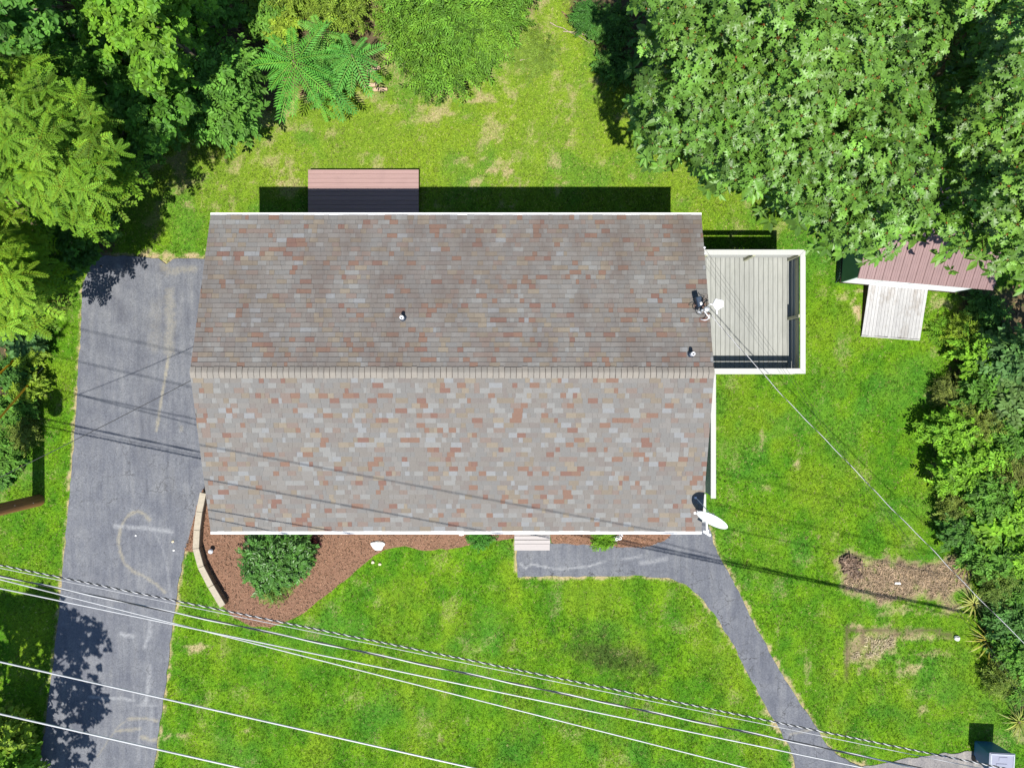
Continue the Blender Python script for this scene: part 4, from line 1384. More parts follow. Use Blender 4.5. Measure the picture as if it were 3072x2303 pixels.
# solar garden light in the bed
lt = empty('garden_light', tuple(W(634, 1652, .15)[:2]) + (0,), 0, 'small pale round garden light in the mulch bed', 'garden light')
MB().tube([(0, 0, -.05), (0, 0, .2)], .012, 8).build('stake', M['galv'], lt)
MB().lathe([(.05, .18), (.085, .2), (.085, .22), (.06, .27), (.015, .30)], 16).build('dome', flat('pale_lamp_dome', (.52, .55, .58), .3, .5), lt)
# white hose coil by the right bed
hc = W(1852, 1612, .05)
pts = [(.19 * math.cos(t_) * (1 - .02 * k), .085 * math.sin(t_) * (1 - .02 * k) + .02 * math.sin(3 * t_), .03 + .006 * k) for k, t_ in enumerate(np.linspace(0, 14, 44))]
tag(MB().tube(pts, .016, 6).build('hose_coil', M['white_paint'], None, tuple(hc), (0, 0, R(15))), 'pale coiled hose in the bed right of the steps', 'hose')
# rubbish bin
bn = empty('rubbish_bin', (16.28, -12.62, 0), R(-3), 'blue wheeled rubbish bin with grey lid in the bottom corner', 'bin')
mb = MB()
mb.add([(-.30, -.30, .06), (.34, -.30, .06), (.34, .28, .06), (-.30, .28, .06), (-.40, -.36, 1.02), (.40, -.36, 1.02), (.40, .34, 1.02), (-.40, .34, 1.02)],
       [(3, 2, 1, 0), (4, 5, 6, 7), (0, 1, 5, 4), (1, 2, 6, 5), (2, 3, 7, 6), (3, 0, 4, 7)])
o = mb.build('body', M['bin_body'], bn); bv = o.modifiers.new('bevel', 'BEVEL'); bv.width = .05; bv.segments = 3
mb = MB().box(-.43, .43, -.40, .37, 1.025, 1.075)
lid = mb.build('lid', M['bin_lid'], bn); bv = lid.modifiers.new('bevel', 'BEVEL'); bv.width = .045; bv.segments = 3
r_ = .4
m2 = MB()
for a, b, c, d_ in ((-.40, .40, .30, .345), (-.40, .40, -.375, -.33), (-.405, -.36, -.33, .30), (.36, .405, -.33, .30)):
    m2.bbox(a, b, c, d_, 1.06, 1.10, .01)
m2.build('rim', flat('pale_grey_lid_rim', (.32, .34, .385), .5, .4), lid)
MB().bbox(-.12, .16, .12, .24, 1.07, 1.092, .008).build('raised_panel', M['bin_lid'], lid)
MB().bbox(-.2, .16, -.26, .02, 1.07, 1.092, .008).build('raised_panel', M['bin_lid'], lid)
for s in (-.3, .3):
    o = MB().lathe([(.1, -.03), (.12, -.02), (.12, .02), (.1, .03)], 16).build('wheel', M['black'], bn, (s, -.33, .12), (0, R(90), 0))
MB().tube([(-.3, -.4, .98), (.3, -.4, .98)], .018, 8).build('handle', M['bin_body'], bn)
# firewood / dry logs by the saplings
for i, (px, py, L, a) in enumerate(((1120, 208, .5, 20), (1112, 255, .45, 10), (1140, 268, .5, 4))):
    p = W(px, py, .08); a = R(a)
    pts = [(-L / 2, 0, 0), (-L / 4, .01, .01), (L / 4, -.01, 0), (L / 2, 0, 0)]
    tag(MB().tube(pts, [.07, .075, .07, .06], 9).build('log', M['log'], None, (p.x, p.y, .06), (0, 0, a), sm=True),
        ['dry split log nearest the ailanthus leaves', 'dry log in the middle of the three at the lawn edge', 'dry log lowest of the three at the lawn edge'][i], 'log', 'dry logs at the back lawn edge')

# ------------------------------------------------------------------ utility pole, guys and wires
PX, PY = -16.42, -4.03
up_ = empty('utility_pole', (PX, PY, 0), 0, 'brown wooden utility pole standing left of the driveway', 'utility pole')
MB().tube([(0, 0, -.3), (0, 0, 0), (0, .02, 4), (.0, .05, 8), (0, .06, 13.0)], [.215, .205, .19, .165, .13], 18).build('shaft', M['pole'], up_, sm=True)
MB().tube([(.04, .0, 10.8), (.55, .25, 11.6), (1.0, .35, 12.6)], .05, 8).build('bracket_arm', M['galv'], up_)
MB().beam((-.9, .1, 12.2), (.9, .1, 12.2), .1, .12).build('crossarm', M['pole'], up_)
MB().lathe([(.22, -.5), (.27, -.45), (.27, .4), (.29, .42), (.2, .5), (.05, .52)], 18).build('transformer', M['galv'], up_, (.55, .05, 7.2))
MB().box(.14, .35, -.05, .1, 7.0, 7.3).build('transformer_bracket', M['galv'], up_)
MB().tube([(-.21, .02, 0), (-.20, .04, 3), (-.18, .06, 6.5)], .03, 8).build('conduit', M['galv'], up_)
for k in range(7):
    MB().tube([(.19 * math.cos(k * 2.2), .19 * math.sin(k * 2.2), .6 + k * .3), (.235 * math.cos(k * 2.2), .235 * math.sin(k * 2.2), .62 + k * .3)], .006, 5).build('staple', M['galv'], up_)
for px, py, ha, lab in ((128, 1103, 5.7, 'lower yellow guarded guy wire in the left hedge'), (72, 1052, 8.4, 'upper yellow guarded guy wire in the left hedge')):
    a = W(px, py, 0); b = Vector((PX, PY, ha))
    gw = empty('guy_wire', (a.x, a.y, 0), 0, lab, 'guy wire', 'guy wires behind the utility pole')
    d_ = (b - a); u = d_.normalized()
    MB().tube([(0, 0, 0), tuple(d_)], .008, 6).build('steel_strand', M['galv'], gw)
    MB().tube([tuple(u * .5), tuple(u * 3.0)], .034, 10).build('guard', M['yellow'], gw)
    MB().tube([tuple(-u * .3), tuple(u * .06)], .016, 6).build('anchor_rod', M['galv'], gw)


def wire(name, label, a, b, r, mat, parts=None, xr=34, group=None, kind='wire', sag=.0, wig=0):
    """a, b: (px, py, h). Straight run continued from the pole to far right."""
    A, B = W(*a), W(*b)
    d_ = B - A; d_ /= d_.x
    s = A + d_ * (PX - A.x); e = A + d_ * (xr - A.x)
    s.z = a[2]; e.z = b[2] + (b[2] - a[2]) * 0
    return s, e


WG = 'utility lines crossing the front yard'


def run(label, a, b, r, mat, n=40, name='power_line', wig=.0):
    s, e = wire(name, label, a, b, r, mat)
    pts = []
    for i in range(n + 1):
        p = s.lerp(e, i / n)
        p.z += .03 * math.sin(i * 1.3) * (wig > 0)
        p.y += wig * math.sin(i * .9)
        pts.append(p)
    o = empty(name, tuple(s), 0, label, 'cable', WG)
    MB().tube([p - s for p in pts], r, 7).build('conductor', M[mat], o, sm=True)
    return o, s, e


run('lowest white power line across the bottom of the lawn', (0, 2140, 13.0), (725, 2303, 13.0), .0145, 'alum')
run('second lowest white power line across the front lawn', (0, 1984, 11.0), (1417, 2302, 11.0), .0155, 'alum')
run('thin white line crossing from above to below its close neighbour', (0, 1764, 8.2), (2100, 2200, 8.2), .0145, 'alum')
run('white line that crosses its close neighbour over the driveway', (0, 1737, 7.8), (2100, 2267, 7.8), .0135, 'alum')
run('thin grey messenger wire just below the lashed cable', (0, 1703, 6.2), (2200, 2152, 6.2), .008, 'alum')


def twisted(label, a, b, per, r1, r2, rad, name, wrap):
    s, e = wire(name, label, a, b, r1, None)
    o = empty(name, tuple(s), 0, label, 'cable', WG)
    L = (e - s).length; n = int(L / per * 8)
    u = (e - s).normalized(); y = Vector((-u.y, u.x, 0)).normalized(); z = Vector((0, 0, 1))
    for ph, rr_, mt, nm in ((0, r1, 'alum', 'bare_strand'), (math.pi, r2, 'black', 'insulated_strand')):
        pts = []
        for i in range(n + 1):
            t_ = 2 * math.pi * i / 8 + ph + .8 * math.sin(i * .11)
            pts.append(u * (L * i / n) + (y * math.cos(t_) + z * math.sin(t_)) * rad)
        MB().tube(pts, rr_, 5).build(nm, M[mt], o, sm=True)
    return o


twisted('lashed black and white communication cable, topmost of the lines', (0, 1694, 6.0), (2200, 2139, 6.0), .26, .013, .018, .011, 'lashed_cable', 'alum')
twisted('twisted black and white service cable below the lashed one', (0, 1727, 6.6), (2200, 2186, 6.6), 2.6, .017, .017, .014, 'twisted_cable', 'alum')

# service drop from the mast to the lower right
sd_pts = [(2134, 946, 5.25), (2200, 1022, 5.2), (2271, 1100, 5.15), (2353, 1192, 5.1), (2467, 1309, 5.05), (2575, 1420, 5.1), (2673, 1523, 5.2), (2787, 1637, 5.4), (2890, 1746, 5.6), (3072, 1928, 6.0), (3500, 2350, 6.6)]
wpts = smooth([tuple(W(*p)) for p in sd_pts], False, 6)
s0 = Vector(wpts[0])
o = empty('service_drop', tuple(s0), 0, 'grey service cable running from the mast over the right lawn', 'cable')
for ph, rr_, mt, nm in ((0, .0075, 'alum', 'bare_strand'), (math.pi, .007, 'black', 'insulated_strand')):
    dense = []
    for i in range(len(wpts) - 1):
        for k in range(4): dense.append(Vector(wpts[i]).lerp(Vector(wpts[i + 1]), k / 4))
    pts = []
    for i, p in enumerate(dense):
        t_ = i * .33 + ph
        pts.append(p - s0 + Vector((.7 * math.cos(t_), .7 * math.cos(t_), math.sin(t_))) * .007)
    MB().tube(pts, rr_, 5).build(nm, M[mt], o, sm=True)
for k, (a, b) in enumerate(((W(2113, 743, 4.35), W(2800, 1718, 6.0)), (W(2113, 760, 4.35), W(2840, 1790, 6.0)))):  # dark wires added to stand in for thin shadow lines across the deck
    pts = [a + (b - a) * t_ - Vector((0, 0, .25 * 4 * t_ * (1 - t_))) for t_ in np.linspace(0, 2.2, 24)]
    o = empty('shadow_line_wire', tuple(a), 0, ['thin dark wire added to stand for a shadow line over the deck', 'second thin wire added for a shadow line, just left of the first'][k], 'cable', 'wires added for shadow lines over the deck')
    MB().tube([p - a for p in pts], .0035, 5).build('conductor', M['black'], o)
    MB().lathe([(.015, -.03), (.035, -.02), (.035, 0), (.02, .012), (.03, .025), (.01, .04)], 10).build('insulator', M['white_paint'], o)
# drop from the pole to the left gable
a = Vector((PX, PY, 6.9)); b = Vector((-8.46, .45, 4.55))
o = empty('left_service_drop', tuple(b), 0, 'thin dark cable from the pole to the left gable', 'cable')
MB().tube([(a.lerp(b, t_) - Vector((0, 0, .35 * 4 * t_ * (1 - t_)))) - b for t_ in np.linspace(0, 1, 20)], .010, 6).build('conductor', M['black'], o, sm=True)
MB().lathe([(.015, -.03), (.03, -.02), (.03, .02), (.01, .04)], 8).build('insulator', M['galv'], o)

# ------------------------------------------------------------------ vegetation
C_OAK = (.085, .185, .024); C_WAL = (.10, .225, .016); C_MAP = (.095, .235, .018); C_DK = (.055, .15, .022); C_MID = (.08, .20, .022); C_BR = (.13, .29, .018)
C_YG = (.165, .27, .02); C_BLUE = (.075, .175, .045); C_DRY = (.13, .175, .035); C_AIL = (.06, .205, .025)

OAKG = 'oaks over the shed'
tree('oak_tree', 'large oak with pointed lobed leaves left of the dark canopy gap', [(1870, -220), (1905, 60), (1935, 140), (1925, 250), (1935, 330), (1930, 430), (2000, 455), (2105, 475), (2145, 540), (2200, 590), (2270, 625), (2380, 630),
     (2460, 670), (2540, 745), (2600, 700), (2680, 745), (2740, 720), (2815, 680), (2850, 300), (2850, -220)], 8.5, 10.4, 7.4, (7.4, 8.0), T_OAK, C_OAK, .68, .6, 25, .26, 300, OAKG, yel=.06, var=.24,
     n_clump=260, limbs=16, low_frac=.75, lo=T_OAKLO)
tree('oak_tree', 'oak at the right edge beyond the dark canopy gap', [(2880, -220), (2890, 180), (2850, 380), (2880, 560), (2840, 690), (2890, 770), (2960, 815), (3040, 810), (3300, 830), (3300, -220)], 8.5, 10.2, 7.2, (11.9, 8.4),
     T_OAK, C_OAK, .68, .6, 25, .22, 200, OAKG, yel=.1, var=.24, n_clump=150, limbs=12, low_frac=.75, lo=T_OAKLO)
tree('walnut_tree', 'large tree with feathery pinnate leaves on the left edge', [(-160, 190), (40, 150), (120, 215), (210, 225), (300, 280), (350, 350), (372, 440), (380, 540), (335, 590), (270, 625), (190, 630), (110, 600), (40, 610), (-160, 620)], 6.8, 8.2, 5.6,
     (-13.9, 7.0), T_WAL, C_WAL, .6, .54, 16, .18, 300, 'woodland trees on the left', mat='leaf_matt', yel=.18, var=.17, n_clump=150, limbs=10, low_frac=.5, lo=T_WALLO)
tree('walnut_tree', 'smaller feathery tree below the large one at the left edge', [(-140, 640), (50, 650), (95, 740), (115, 820), (60, 890), (30, 960), (-140, 960)], 5.6, 6.4, 4.6, (-16.3, 4.4), T_WAL, C_WAL, .5, .45, 19, .12, 60, 'woodland trees on the left', mat='leaf_matt',
     yel=.25, var=.18, n_clump=50, limbs=6, low_frac=.5, lo=T_WALLO)
tree('broadleaf_tree', 'bright green small leaved tree in the top left corner', [(150, -220), (560, -220), (610, -10), (545, 110), (560, 200), (520, 290), (440, 320), (400, 260), (370, 170), (300, 160), (270, 70), (180, 40)], 6.0, 7.2, 4.6, (-9.7, 9.9), T_MAP, C_MAP, .52, .5, 44, .15, 200,
     'woodland trees on the left', mat='leaf_soft', yel=.2, var=.2, n_clump=110, limbs=9, low_frac=.45)
tree('broadleaf_tree', 'darker small leaved tree at the far top left edge', [(-160, -220), (120, -220), (170, 30), (150, 120), (60, 150), (-160, 150)], 7.0, 8.2, 6.0, (-12.2, 11.3), T_MAP, (.06, .17, .022), .52, .55, 40, .14, 80, 'woodland trees on the left', mat='leaf_soft', yel=.1,
     n_clump=70, limbs=7, low_frac=.4)
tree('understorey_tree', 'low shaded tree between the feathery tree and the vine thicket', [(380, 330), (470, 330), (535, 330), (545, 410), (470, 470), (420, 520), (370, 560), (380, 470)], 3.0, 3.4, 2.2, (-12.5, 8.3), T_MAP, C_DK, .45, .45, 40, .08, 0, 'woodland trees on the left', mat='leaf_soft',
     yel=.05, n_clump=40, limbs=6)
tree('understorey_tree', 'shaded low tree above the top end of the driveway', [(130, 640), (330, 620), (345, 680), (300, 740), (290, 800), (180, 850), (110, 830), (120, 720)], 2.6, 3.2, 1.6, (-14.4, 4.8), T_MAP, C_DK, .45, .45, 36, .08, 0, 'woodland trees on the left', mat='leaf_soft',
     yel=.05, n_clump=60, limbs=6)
tree('understorey_tree', 'mid height leafy tree between the feathery tree and the bright one', [(330, 150), (440, 250), (560, 240), (565, 360), (510, 430), (430, 480), (380, 420), (340, 320), (270, 230), (130, 230), (120, 130), (250, 110)], 4.6, 5.4, 3.8, (-12.0, 9.0), T_MAP, (.07, .195, .02), .46, .44, 34, .09, 0, 'woodland trees on the left', mat='leaf_soft',
     yel=.12, n_clump=90, limbs=7, low_frac=.3)
tree('vine_thicket', 'dark green vine covered thicket left of the giant fronds', [(560, 180), (640, 140), (730, 150), (760, 230), (755, 320), (790, 375), (715, 405), (630, 430), (555, 400), (535, 290)], 2.4, 3.0, 1.5, (-9.2, 9.7), T_SHR, (.08, .21, .028), .34, .27, 30, .06, 0, None, 'thicket',
     'leaf_soft', yel=.15, n_clump=130, limbs=8, size=1.35, flat_=1.0)
tree('honeysuckle_thicket', 'bright green arching thicket reaching a point on the back lawn', [(1150, -200), (1560, -200), (1600, -20), (1560, 70), (1490, 170), (1450, 235), (1390, 270), (1345, 312), (1330, 318), (1290, 285), (1250, 265), (1205, 190), (1155, 120)], 1.8, 2.4, .9, (-2.0, 10.5), T_FINE,
     (.10, .235, .025), .36, .30, 27, .06, 0, None, 'thicket', 'leaf_soft', yel=.2, var=.28, n_clump=220, limbs=10, flat_=1.0, size=1.5)
tree('weed_patch', 'yellow green tall weeds at the top centre edge', [(700, -200), (1150, -200), (1130, 60), (1040, 90), (950, 80), (900, 60), (840, 90), (790, 60), (720, 20)], .8, 1.3, .5, (-6.5, 13.2), T_FINE, (.15, .25, .03), .36, .36, 30, .03, 0, None, 'weeds', 'leaf_soft', yel=.15, size=1.3, n_clump=110, limbs=6,
     flat_=1.0)
# off-frame trees whose shadows reach the picture
tree('roadside_tree', 'tree outside the lower left corner shading the driveway edge', [(-640, 2350), (-350, 2350), (-255, 2420), (-225, 2520), (-160, 2660), (-150, 3010), (-300, 3010), (-300, 2690), (-640, 2600)], 6.0, 7.4, 5.0, (-18.6, -13.4), T_MAP, C_MAP, .6, .42, 34, .16, 0,
     None, mat='leaf_soft', n_clump=170, limbs=8, low_frac=.35)
tree('hedgerow_tree', 'tree outside the right edge shading the shed roof', [(3290, 940), (3420, 900), (3620, 940), (3620, 1320), (3400, 1330), (3300, 1200)], 6.0, 7.0, 5.2, (17.8, 1.0), T_MAP, C_MID, .6, .62, 34, .14, 0, None, mat='leaf_soft', n_clump=60, limbs=6, low_frac=.4)


def sapling(label, px, py, h, n, L, lw, lf, pairs, colr, spread=(-.05, .45), dirs=None):
    c = W(px, py, h)
    root = empty('ailanthus_sapling', (c.x, c.y, 0), 0, label, 'sapling', 'saplings with giant feathery leaves')
    MB().tube([(0, 0, -.1), (.03, 0, h * .5), (0, 0, h)], .04, 8, .018).build('stem', M['bark'], root, sm=True)
    vs = []
    for i in range(5):
        t = frond(pairs, 1.0, lw, lf, random.uniform(.25, .4))
        me = np_mesh('frond', t.V, t.F, t.C * jitter_col(1, np.array(colr) * FOL * 1.45, .1, .15)[0]); me.materials.append(M['leaf_soft'])
        vs.append(me)
    for i in range(n):
        tier = i % 3
        a = (R(dirs[i]) if dirs and i < len(dirs) else 2.4 * i + random.uniform(-.25, .25))
        o = bpy.data.objects.new('frond', random.choice(vs)); COL.objects.link(o); o.parent = root
        s = L * random.uniform(.75, 1.1) * (1 if tier else .85)
        o.location = (0, 0, h - .12 * tier - .05)
        o.rotation_euler = (random.uniform(-.25, .25), random.uniform(*spread), a)
        o.scale = (s, s, s)


sapling('ailanthus sapling with the largest fronds at the lawn edge', 878, 182, 3.2, 15, 1.5, .17, .017, 16, C_AIL, (-.02, .3), [200, 180, 165, 222, 240, 262, 150, 300, 320, 345, 128, 60, 20, 100, 250])
tree('understorey_thicket', 'dark leafy undergrowth filling the gaps between the left trees', [(60, -200), (700, -200), (720, 60), (640, 130), (560, 200), (545, 330), (470, 440), (400, 560), (345, 700), (290, 790), (150, 840), (60, 800), (60, 300)], 2.2, 2.8, 1.4, (-11.2, 9.6), T_MAP, (.07, .19, .02), .5, .44, 28, .06, 0, None, 'thicket',
     'leaf_soft', yel=.12, n_clump=330, limbs=10, flat_=.9, size=1.1)
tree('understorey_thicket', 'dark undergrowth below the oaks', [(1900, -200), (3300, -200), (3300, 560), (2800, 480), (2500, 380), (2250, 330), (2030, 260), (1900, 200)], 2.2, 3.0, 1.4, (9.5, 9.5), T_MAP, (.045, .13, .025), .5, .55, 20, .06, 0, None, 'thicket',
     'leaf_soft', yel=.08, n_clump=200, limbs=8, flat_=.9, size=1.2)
shrub('leafy bush between the two largest ailanthus saplings', 975, 165, 60, 1.4, T_BROAD, (.07, .2, .03), 110, lumps=6)
shrub('green bush filling in above the largest ailanthus fronds', 800, 30, 70, 1.7, T_SHR, (.09, .21, .025), 110, lumps=6)
sapling('ailanthus sapling right of the largest fronds', 1055, 165, 2.6, 13, 1.1, .2, .028, 12, (.06, .19, .03), (0, .4))
sapling('ailanthus sapling above the dry logs', 985, 250, 2.0, 12, .95, .2, .03, 11, (.05, .17, .03), (0, .45))
sapling('small ailanthus shoot low at the lawn edge', 955, 305, .9, 7, .5, .2, .034, 9, C_AIL, (0, .5))
sapling('ailanthus sapling at the top above the largest fronds', 960, 95, 2.2, 10, .9, .2, .03, 11, (.08, .2, .03), (0, .4))

# hedge shrubs on the right, from the shed downward
SHR = 'hedge shrubs along the right edge'
hed = [('yellow green rounded bush just below the shed', 2898, 1005, 42, .9, T_FINE, C_YG), ('bright leafy shrub right of the yellow bush', 2940, 1075, 66, 1.6, T_SHR, C_BR),
       ('blue green shrub with long leaves at the right edge under the oak shade', 3045, 1060, 90, 2.0, T_BROAD, C_BLUE), ('brownish twiggy shrub at the lawn edge', 2862, 1175, 38, .9, T_FINE, C_DRY),
       ('mid green shrub right of the brownish twigs', 2950, 1180, 62, 1.5, T_SHR, C_MID), ('pale green broad leaved shrub on the right edge', 3040, 1190, 74, 1.7, T_BROAD, (.10, .19, .05)),
       ('bright shrub reaching furthest left into the lawn', 2858, 1290, 62, 1.7, T_SHR, C_BR), ('olive shrub in the middle of the right hedge', 2950, 1275, 68, 1.6, T_FINE, (.13, .18, .03)),
       ('dense green shrub at the right edge mid hedge', 3042, 1305, 76, 1.9, T_SHR, C_MID), ('lime shrub in the hedge with a dark hollow beside it', 2965, 1365, 66, 1.8, T_SHR, C_BR),
       ('green shrub overhanging the lawn below the hollow', 2885, 1415, 66, 1.8, T_SHR, C_BR), ('brown green shrub at the right edge', 3030, 1420, 70, 1.6, T_FINE, C_DRY),
       ('thick bright shrub in the centre of the lower hedge', 2960, 1480, 76, 1.9, T_SHR, C_MID), ('pale olive shrub at the lawn beside the cable', 2885, 1515, 54, 1.2, T_FINE, (.14, .2, .035)),
       ('green shrub at the right edge above the spiky plants', 3045, 1530, 74, 1.7, T_SHR, C_BR), ('shrub with feathery lime leaves under the cable', 2965, 1570, 62, 1.5, T_BROAD, C_BR),
       ('dark shrub above the first spiky plant', 2895, 1590, 52, 1.3, T_SHR, C_DK), ('green shrub crossed by the service cable', 2985, 1660, 70, 1.4, T_SHR, C_MID), ('shrub at the right edge beside the cable', 3055, 1650, 66, 1.4, T_SHR, C_BR),
       ('olive shrub between the spiky plants', 3000, 1745, 64, 1.2, T_FINE, (.11, .18, .03)), ('shrub at the right edge below the cable crossing', 3060, 1760, 58, 1.2, T_SHR, C_MID), ('dark leafy shrub right of the lowest spiky trio', 3035, 1850, 66, 1.2, T_SHR, (.06, .16, .03)),
       ('green shrub at the right edge of the lower garden', 3055, 1950, 64, 1.1, T_SHR, C_MID), ('low weedy shrub at the end of the hedge', 3010, 2030, 52, .8, T_FINE, (.13, .2, .03)), ('last small shrub at the right edge above the bin', 3062, 2070, 44, .8, T_FINE, C_MID)]
for lab, px, py, r_, h, tp, cc in hed:
    shrub(lab, px, py, r_, h, tp, cc, 74, group=SHR, lumps=7, size=1.15, var=.26)
SHL = 'hedge shrubs along the left edge'
for lab, px, py, r_, h, tp, cc in [('dark shrub below the feathery trees on the left', 60, 920, 56, 1.3, T_SHR, C_DK), ('brown dry bush at the top of the left grass strip', 138, 905, 34, .8, T_FINE, C_DRY), ('green shrub left of the pole shadow tip', 50, 1010, 56, 1.2, T_BROAD, C_BLUE),
                                  ('yellow green shrub under the upper yellow guard', 78, 1065, 36, .9, T_SHR, C_YG), ('dark leafed shrub between the two yellow guards', 30, 1120, 50, 1.1, T_SHR, C_DK), ('lime shrub beside the lower yellow guard', 75, 1165, 42, 1.0, T_SHR, C_YG),
                                  ('green shrub below the lower yellow guard', 22, 1230, 54, 1.1, T_SHR, C_MID), ('olive shrub at the bottom of the left hedge', 62, 1290, 44, .8, T_FINE, (.13, .19, .03)), ('last left hedge shrub above the pole', 12, 1360, 44, .8, T_SHR, C_MID),
                                  ('small dark shrub on the left edge above the pole', 2, 1425, 26, .6, T_SHR, C_DK)]:
    shrub(lab, px, py, r_, h, tp, cc, 115, group=SHL, lumps=5)
shrub('yellow green bush in the lower left corner above the lowest line', 12, 2190, 60, 1.8, T_BROAD, C_YG, 110, group=None, lumps=6)
shrub('bright green bush at the very bottom left corner', 15, 2290, 62, 1.7, T_BROAD, C_BR, 110, lumps=6)
shrub('round green shrub in the mulch bed by the front wall', 828, 1668, 92, 1.05, T_SHR, (.05, .14, .02), 190, cat='shrub', name='foundation_shrub', lumps=9, squash=(1.1, 1.0), mat='leaf')
shrub('low olive shrub hugging the lower side of the round foundation shrub', 832, 1735, 66, .6, T_FINE, (.12, .2, .035), 190, name='low_shrub', lumps=6, squash=(1.2, .8))
shrub('small dark burgundy shrub right of the round foundation shrub', 940, 1634, 8, .4, T_SHR, (.05, .012, .015), 90, name='burgundy_shrub', lumps=3, size=.6)
shrub('small green perennial under the gutter left of the steps', 1440, 1606, 24, .25, T_FINE, C_AIL, 200, name='perennial', cat='plant', lumps=4, squash=(1.5, .6))
shrub('small bright perennial beside the coiled hose', 1812, 1611, 22, .25, T_FINE, C_BR, 200, name='perennial', cat='plant', lumps=4, squash=(1.3, .6))
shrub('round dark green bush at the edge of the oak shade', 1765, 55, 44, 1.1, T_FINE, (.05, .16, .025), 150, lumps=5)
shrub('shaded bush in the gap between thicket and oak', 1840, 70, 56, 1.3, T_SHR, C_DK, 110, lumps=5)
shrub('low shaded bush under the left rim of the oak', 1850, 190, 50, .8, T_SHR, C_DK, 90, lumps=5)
shrub('yellow green weeds at the foot of the thicket', 1600, 150, 85, .16, T_FINE, (.14, .235, .03), 60, name='weed_patch', cat='weeds', lumps=8)
shrub('yellow leaved shrub above the giant fronds', 835, 75, 46, 1.6, T_SHR, (.19, .29, .025), 120, lumps=5)
shrub('yellow green creeper below the giant fronds', 1010, 300, 40, .4, T_SHR, C_YG, 110, lumps=5)
shrub('dark undergrowth right of the shed', 2960, 935, 66, .7, T_SHR, C_DK, 90, lumps=7)
shrub('small green weeds at the corner of the ramp', 2832, 1000, 26, .3, T_FINE, C_BR, 120, name='weed_patch', cat='weeds', lumps=4)


def yucca(label, px, py, r, n=34, colr=(.19, .25, .05)):
    c = W(px, py, 0)
    root = empty('yucca_plant', (c.x, c.y, 0), random.uniform(0, 6), label, 'yucca', 'spiky plants along the right hedge')
    L = r * CAM_H / FPX
    MB().lathe([(.05, -.03), (.07, .05), (.03, .16)], 10).build('crown_base', M['bark'], root)
    for k in range(n):
        a = 2.399 * k; up = .25 + .9 * (k / n)
        V, F = [], []
        l = L * random.uniform(.85, 1.25)
        for i in range(5):
            t = i / 4
            rr_ = l * t * math.cos(up * (1 - .55 * t)); z = .08 + l * t * math.sin(up) - .45 * l * t * t * (1.1 - up * .5)
            w = .022 * (1 - t) ** .6 + .002
            for s in (1, -1): V.append((rr_ * math.cos(a) - s * w * math.sin(a), rr_ * math.sin(a) + s * w * math.cos(a), max(.03, z) + .006 * abs(s)))
        for i in range(4): F += [(2 * i, 2 * i + 1, 2 * i + 3), (2 * i, 2 * i + 3, 2 * i + 2)]
        me = np_mesh('blade', V, F, np.tile(jitter_col(1, colr, .2, .3), (len(V), 1))); me.materials.append(M['leaf'])
        o = bpy.data.objects.new('blade', me); COL.objects.link(o); o.parent = root


yucca('topmost spiky yucca at the end of the brown garden patch', 2892, 1690, 48)
yucca('pale spiky yucca below the brown garden patch', 2915, 1808, 52, colr=(.26, .31, .09))
yucca('large spiky yucca with yellow blades beside the white stone', 2962, 1915, 66, 40, (.25, .27, .05))
yucca('spiky yucca near the bin at the right edge', 3050, 2160, 56)
yucca('small spiky yucca beneath the cable right of the garden', 2985, 1800, 46, 26, (.12, .19, .04))

# bare twigs lying by the thicket
for i, (a, b) in enumerate((((1650, 68), (1770, 130)), ((1690, 95), (1800, 118)), ((1560, 182), (1600, 178)))):
    p, q = W(*a, .12), W(*b, .06)
    o = MB().tube([v - p for v in bez(p, q, .05, 6, .04)], .016, 6, .006).build('fallen_branch', M['twig'], None, tuple(p))
    tag(o, ['long pale fallen branch between thicket and oak shade', 'second pale fallen branch just below the longest', 'short pale stick lying at the tip of the thicket'][i], 'branch', 'fallen branches at the back')

# ------------------------------------------------------------------ ground clutter as stuff
def sticks(name, label, cat, poly, n, L, w, colr, z0, var=.35, hmax=.05, soft=0):
    a = np.array(poly); lo, hi = a.min(0), a.max(0)
    q = lo + rng.random((n * 3, 2)) * (hi - lo)
    q = q[in_poly(q[:, 0], q[:, 1], poly)][:n]
    if soft:
        ins = seg_dist(q[:, 0], q[:, 1], poly, True) / soft + (fbm(q[:, 0] * 5, q[:, 1] * 5, 9, 3) - .5) * 3.2
        q = q[ins > rng.random(len(q)) * .9]
    m_ = len(q)
    t = Tpl([(-.5, -.5, 0), (.5, -.35, .15), (.5, .4, .1), (-.45, .5, .05)], [(0, 1, 2), (0, 2, 3)])
    az = rng.random(m_) * 6.28
    xd = np.stack([np.cos(az), np.sin(az), rng.normal(0, .2, m_)], 1)
    nn = np.array([[0, 0, 1]]) + rng.normal(0, .3, (m_, 3))
    Rm = frames(xd, nn)
    t.V = t.V * np.array([L, w, w])
    pos = np.stack([q[:, 0], q[:, 1], z0 + rng.random(m_) ** 2 * hmax], 1)
    V, F, C = place([t], np.zeros(m_, int), pos, Rm, .6 + .8 * rng.random(m_), jitter_col(m_, colr, var, .05))
    return tag(link(name, np_mesh(name, V, F, C), M['grass']), label, cat, kind='stuff')


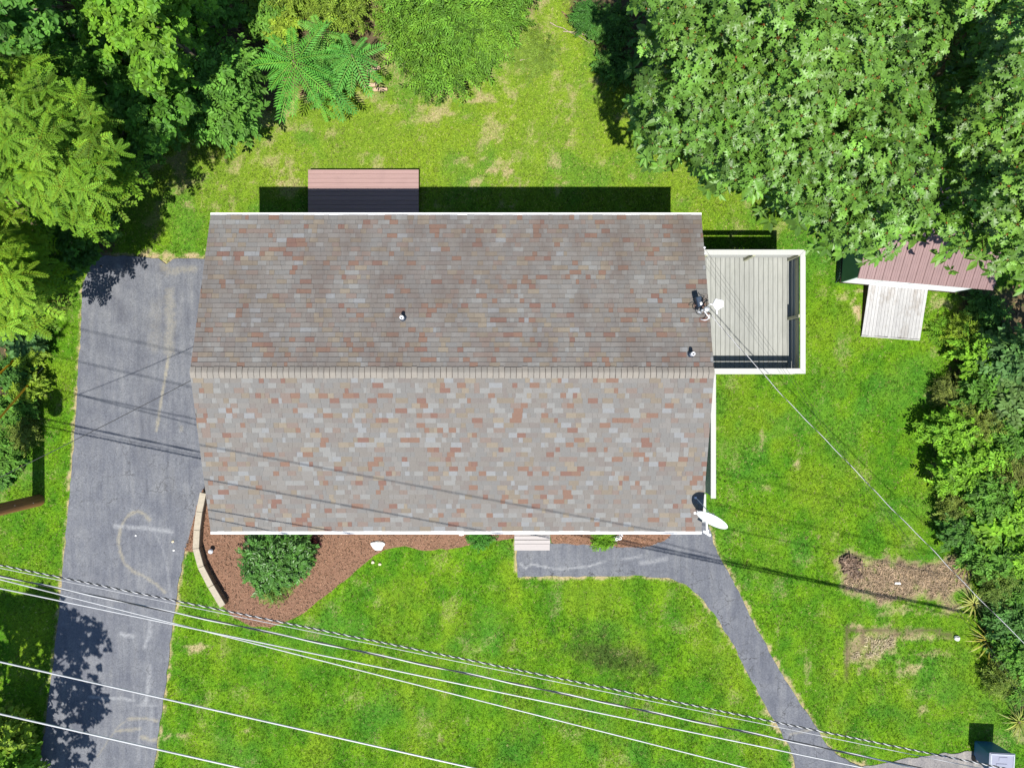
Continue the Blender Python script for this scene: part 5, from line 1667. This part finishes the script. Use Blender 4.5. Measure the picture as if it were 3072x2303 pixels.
sticks('mulch_chips', 'loose brown bark chips on the large front bed', 'mulch', BED1, 9000, .06, .018, (.23, .14, .09), .036)
sticks('mulch_chips', 'loose brown bark chips right of the steps', 'mulch', BED2, 2200, .06, .018, (.23, .13, .075), .034)
sticks('mulch_chips', 'loose bark chips beside the tan wall', 'mulch', STRIP, 500, .06, .018, (.21, .12, .07), .034)
sticks('dry_straw', 'dry brown straw over the upper bare garden patch', 'straw', SOIL1, 4200, .13, .012, (.36, .27, .18), .005, soft=.28)
sticks('dry_straw', 'pale dry straw over the lower bare garden patch', 'straw', SOIL2a, 900, .1, .012, (.42, .36, .24), .005, soft=.25)
pile = G([(2512, 1690), (2520, 1668), (2545, 1660), (2560, 1672), (2588, 1680), (2592, 1700), (2575, 1712), (2590, 1730), (2560, 1735), (2545, 1722), (2525, 1728), (2528, 1706)])
sticks('leaf_pile', 'heap of brown dead leaves at the corner of the garden patch', 'leaf pile', pile, 900, .12, .05, (.17, .12, .085), .01, .45, .12, soft=.12)
for w_, n_, lb in ((WOODS[0], 5000, 'fallen brown leaves under the left trees'), (WOODS[3], 6000, 'fallen brown leaves under the oaks'), (WOODS[4], 3500, 'fallen leaves under the right hedge'), (WOODS[1], 1500, 'fallen leaves under the saplings')):
    sticks('leaf_litter', lb, 'leaf litter', w_, n_, .1, .06, (.15, .10, .05), .004, .4, .03)

# grass blades
def grass():
    n = 325000
    hw, hh = 18.6, 14.2
    q = np.stack([(rng.random(n) * 2 - 1) * hw, (rng.random(n) * 2 - 1) * hh], 1)
    x, y = q[:, 0], q[:, 1]
    bad = in_poly(x, y, DRIVE) | in_poly(x, y, PATH) | in_poly(x, y, PAVE) | in_poly(x, y, BED1) | in_poly(x, y, BED2)
    bad |= (x > HOUSE_RECT[0]) & (x < HOUSE_RECT[1]) & (y > HOUSE_RECT[2]) & (y < HOUSE_RECT[3])
    bad |= (x > rd.location.x + xa) & (x < rd.location.x + xb) & (y > 4.5) & (y < rd.location.y + yt)
    bad |= (x > 11.25) & (x < 15.6) & (y > 3.3) & (y < 7.2)
    bad |= (x > 12.1) & (x < 14.3) & (y > 1.7) & (y < 3.5)
    q = q[~bad]; x, y = q[:, 0], q[:, 1]
    dry, soil, lush, wilt = ground_fields(x, y)
    keep = rng.random(len(x)) > np.clip(soil * 1.05, 0, .93)
    keep &= rng.random(len(x)) > dry * .45
    x, y, dry, soil, lush, wilt = (v[keep] for v in (x, y, dry, soil, lush, wilt))
    m_ = len(x)
    T = []
    for v in range(4):
        parts = []
        for b in range(4):
            a = random.uniform(0, 6.28); l = random.uniform(.7, 1.2); w = .13; ln = random.uniform(.5, 1.0)
            ca_, sa_ = math.cos(a), math.sin(a)
            ox, oy = random.uniform(-.4, .4), random.uniform(-.4, .4)
            V = [(ox - w * sa_, oy + w * ca_, 0), (ox + w * sa_, oy - w * ca_, 0), (ox + ln * ca_ * .8, oy + ln * sa_ * .8, l * .8)]
            k = random.uniform(.75, 1.25)
            parts.append(Tpl(V, [(0, 1, 2)], np.tile((k, k, k), (3, 1))))
        T.append(join(parts))
    az = rng.random(m_) * 6.28
    xd = np.stack([np.cos(az), np.sin(az), np.zeros(m_)], 1)
    Rm = frames(xd, np.array([[0, 0, 1.0]]) + rng.normal(0, .12, (m_, 3)))
    back = np.clip((y - 4.0) / 3.0, 0, 1)[:, None]
    c = lawn_color(x, y, lush, wilt) * 1.06
    fine = (rng.random((m_, 1)) < (.06 + .2 * back))
    c = np.where(fine, np.array([[.29, .32, .085]]), c)
    dr = np.array([[.33, .275, .13]])
    sel = (rng.random(m_) < dry ** 1.3 * .8)[:, None]
    c = np.where(sel, dr, c)
    sel2 = (rng.random(m_) < .035)[:, None]
    c = np.where(sel2, np.array([[.32, .30, .12]]), c)
    c = c * np.clip(1 + rng.normal(0, .42, (m_, 1)), .25, 2.1)
    sc = (.042 + .03 * rng.random(m_)) * (1 - .3 * dry)
    V, F, C = place(T, rng.integers(0, 4, m_), np.stack([x, y, np.full(m_, -.012)], 1), Rm, sc, c)
    tag(link('grass', np_mesh('grass', V, F, C), M['grass']), 'short green lawn grass around the house', 'grass', kind='stuff')


grass()
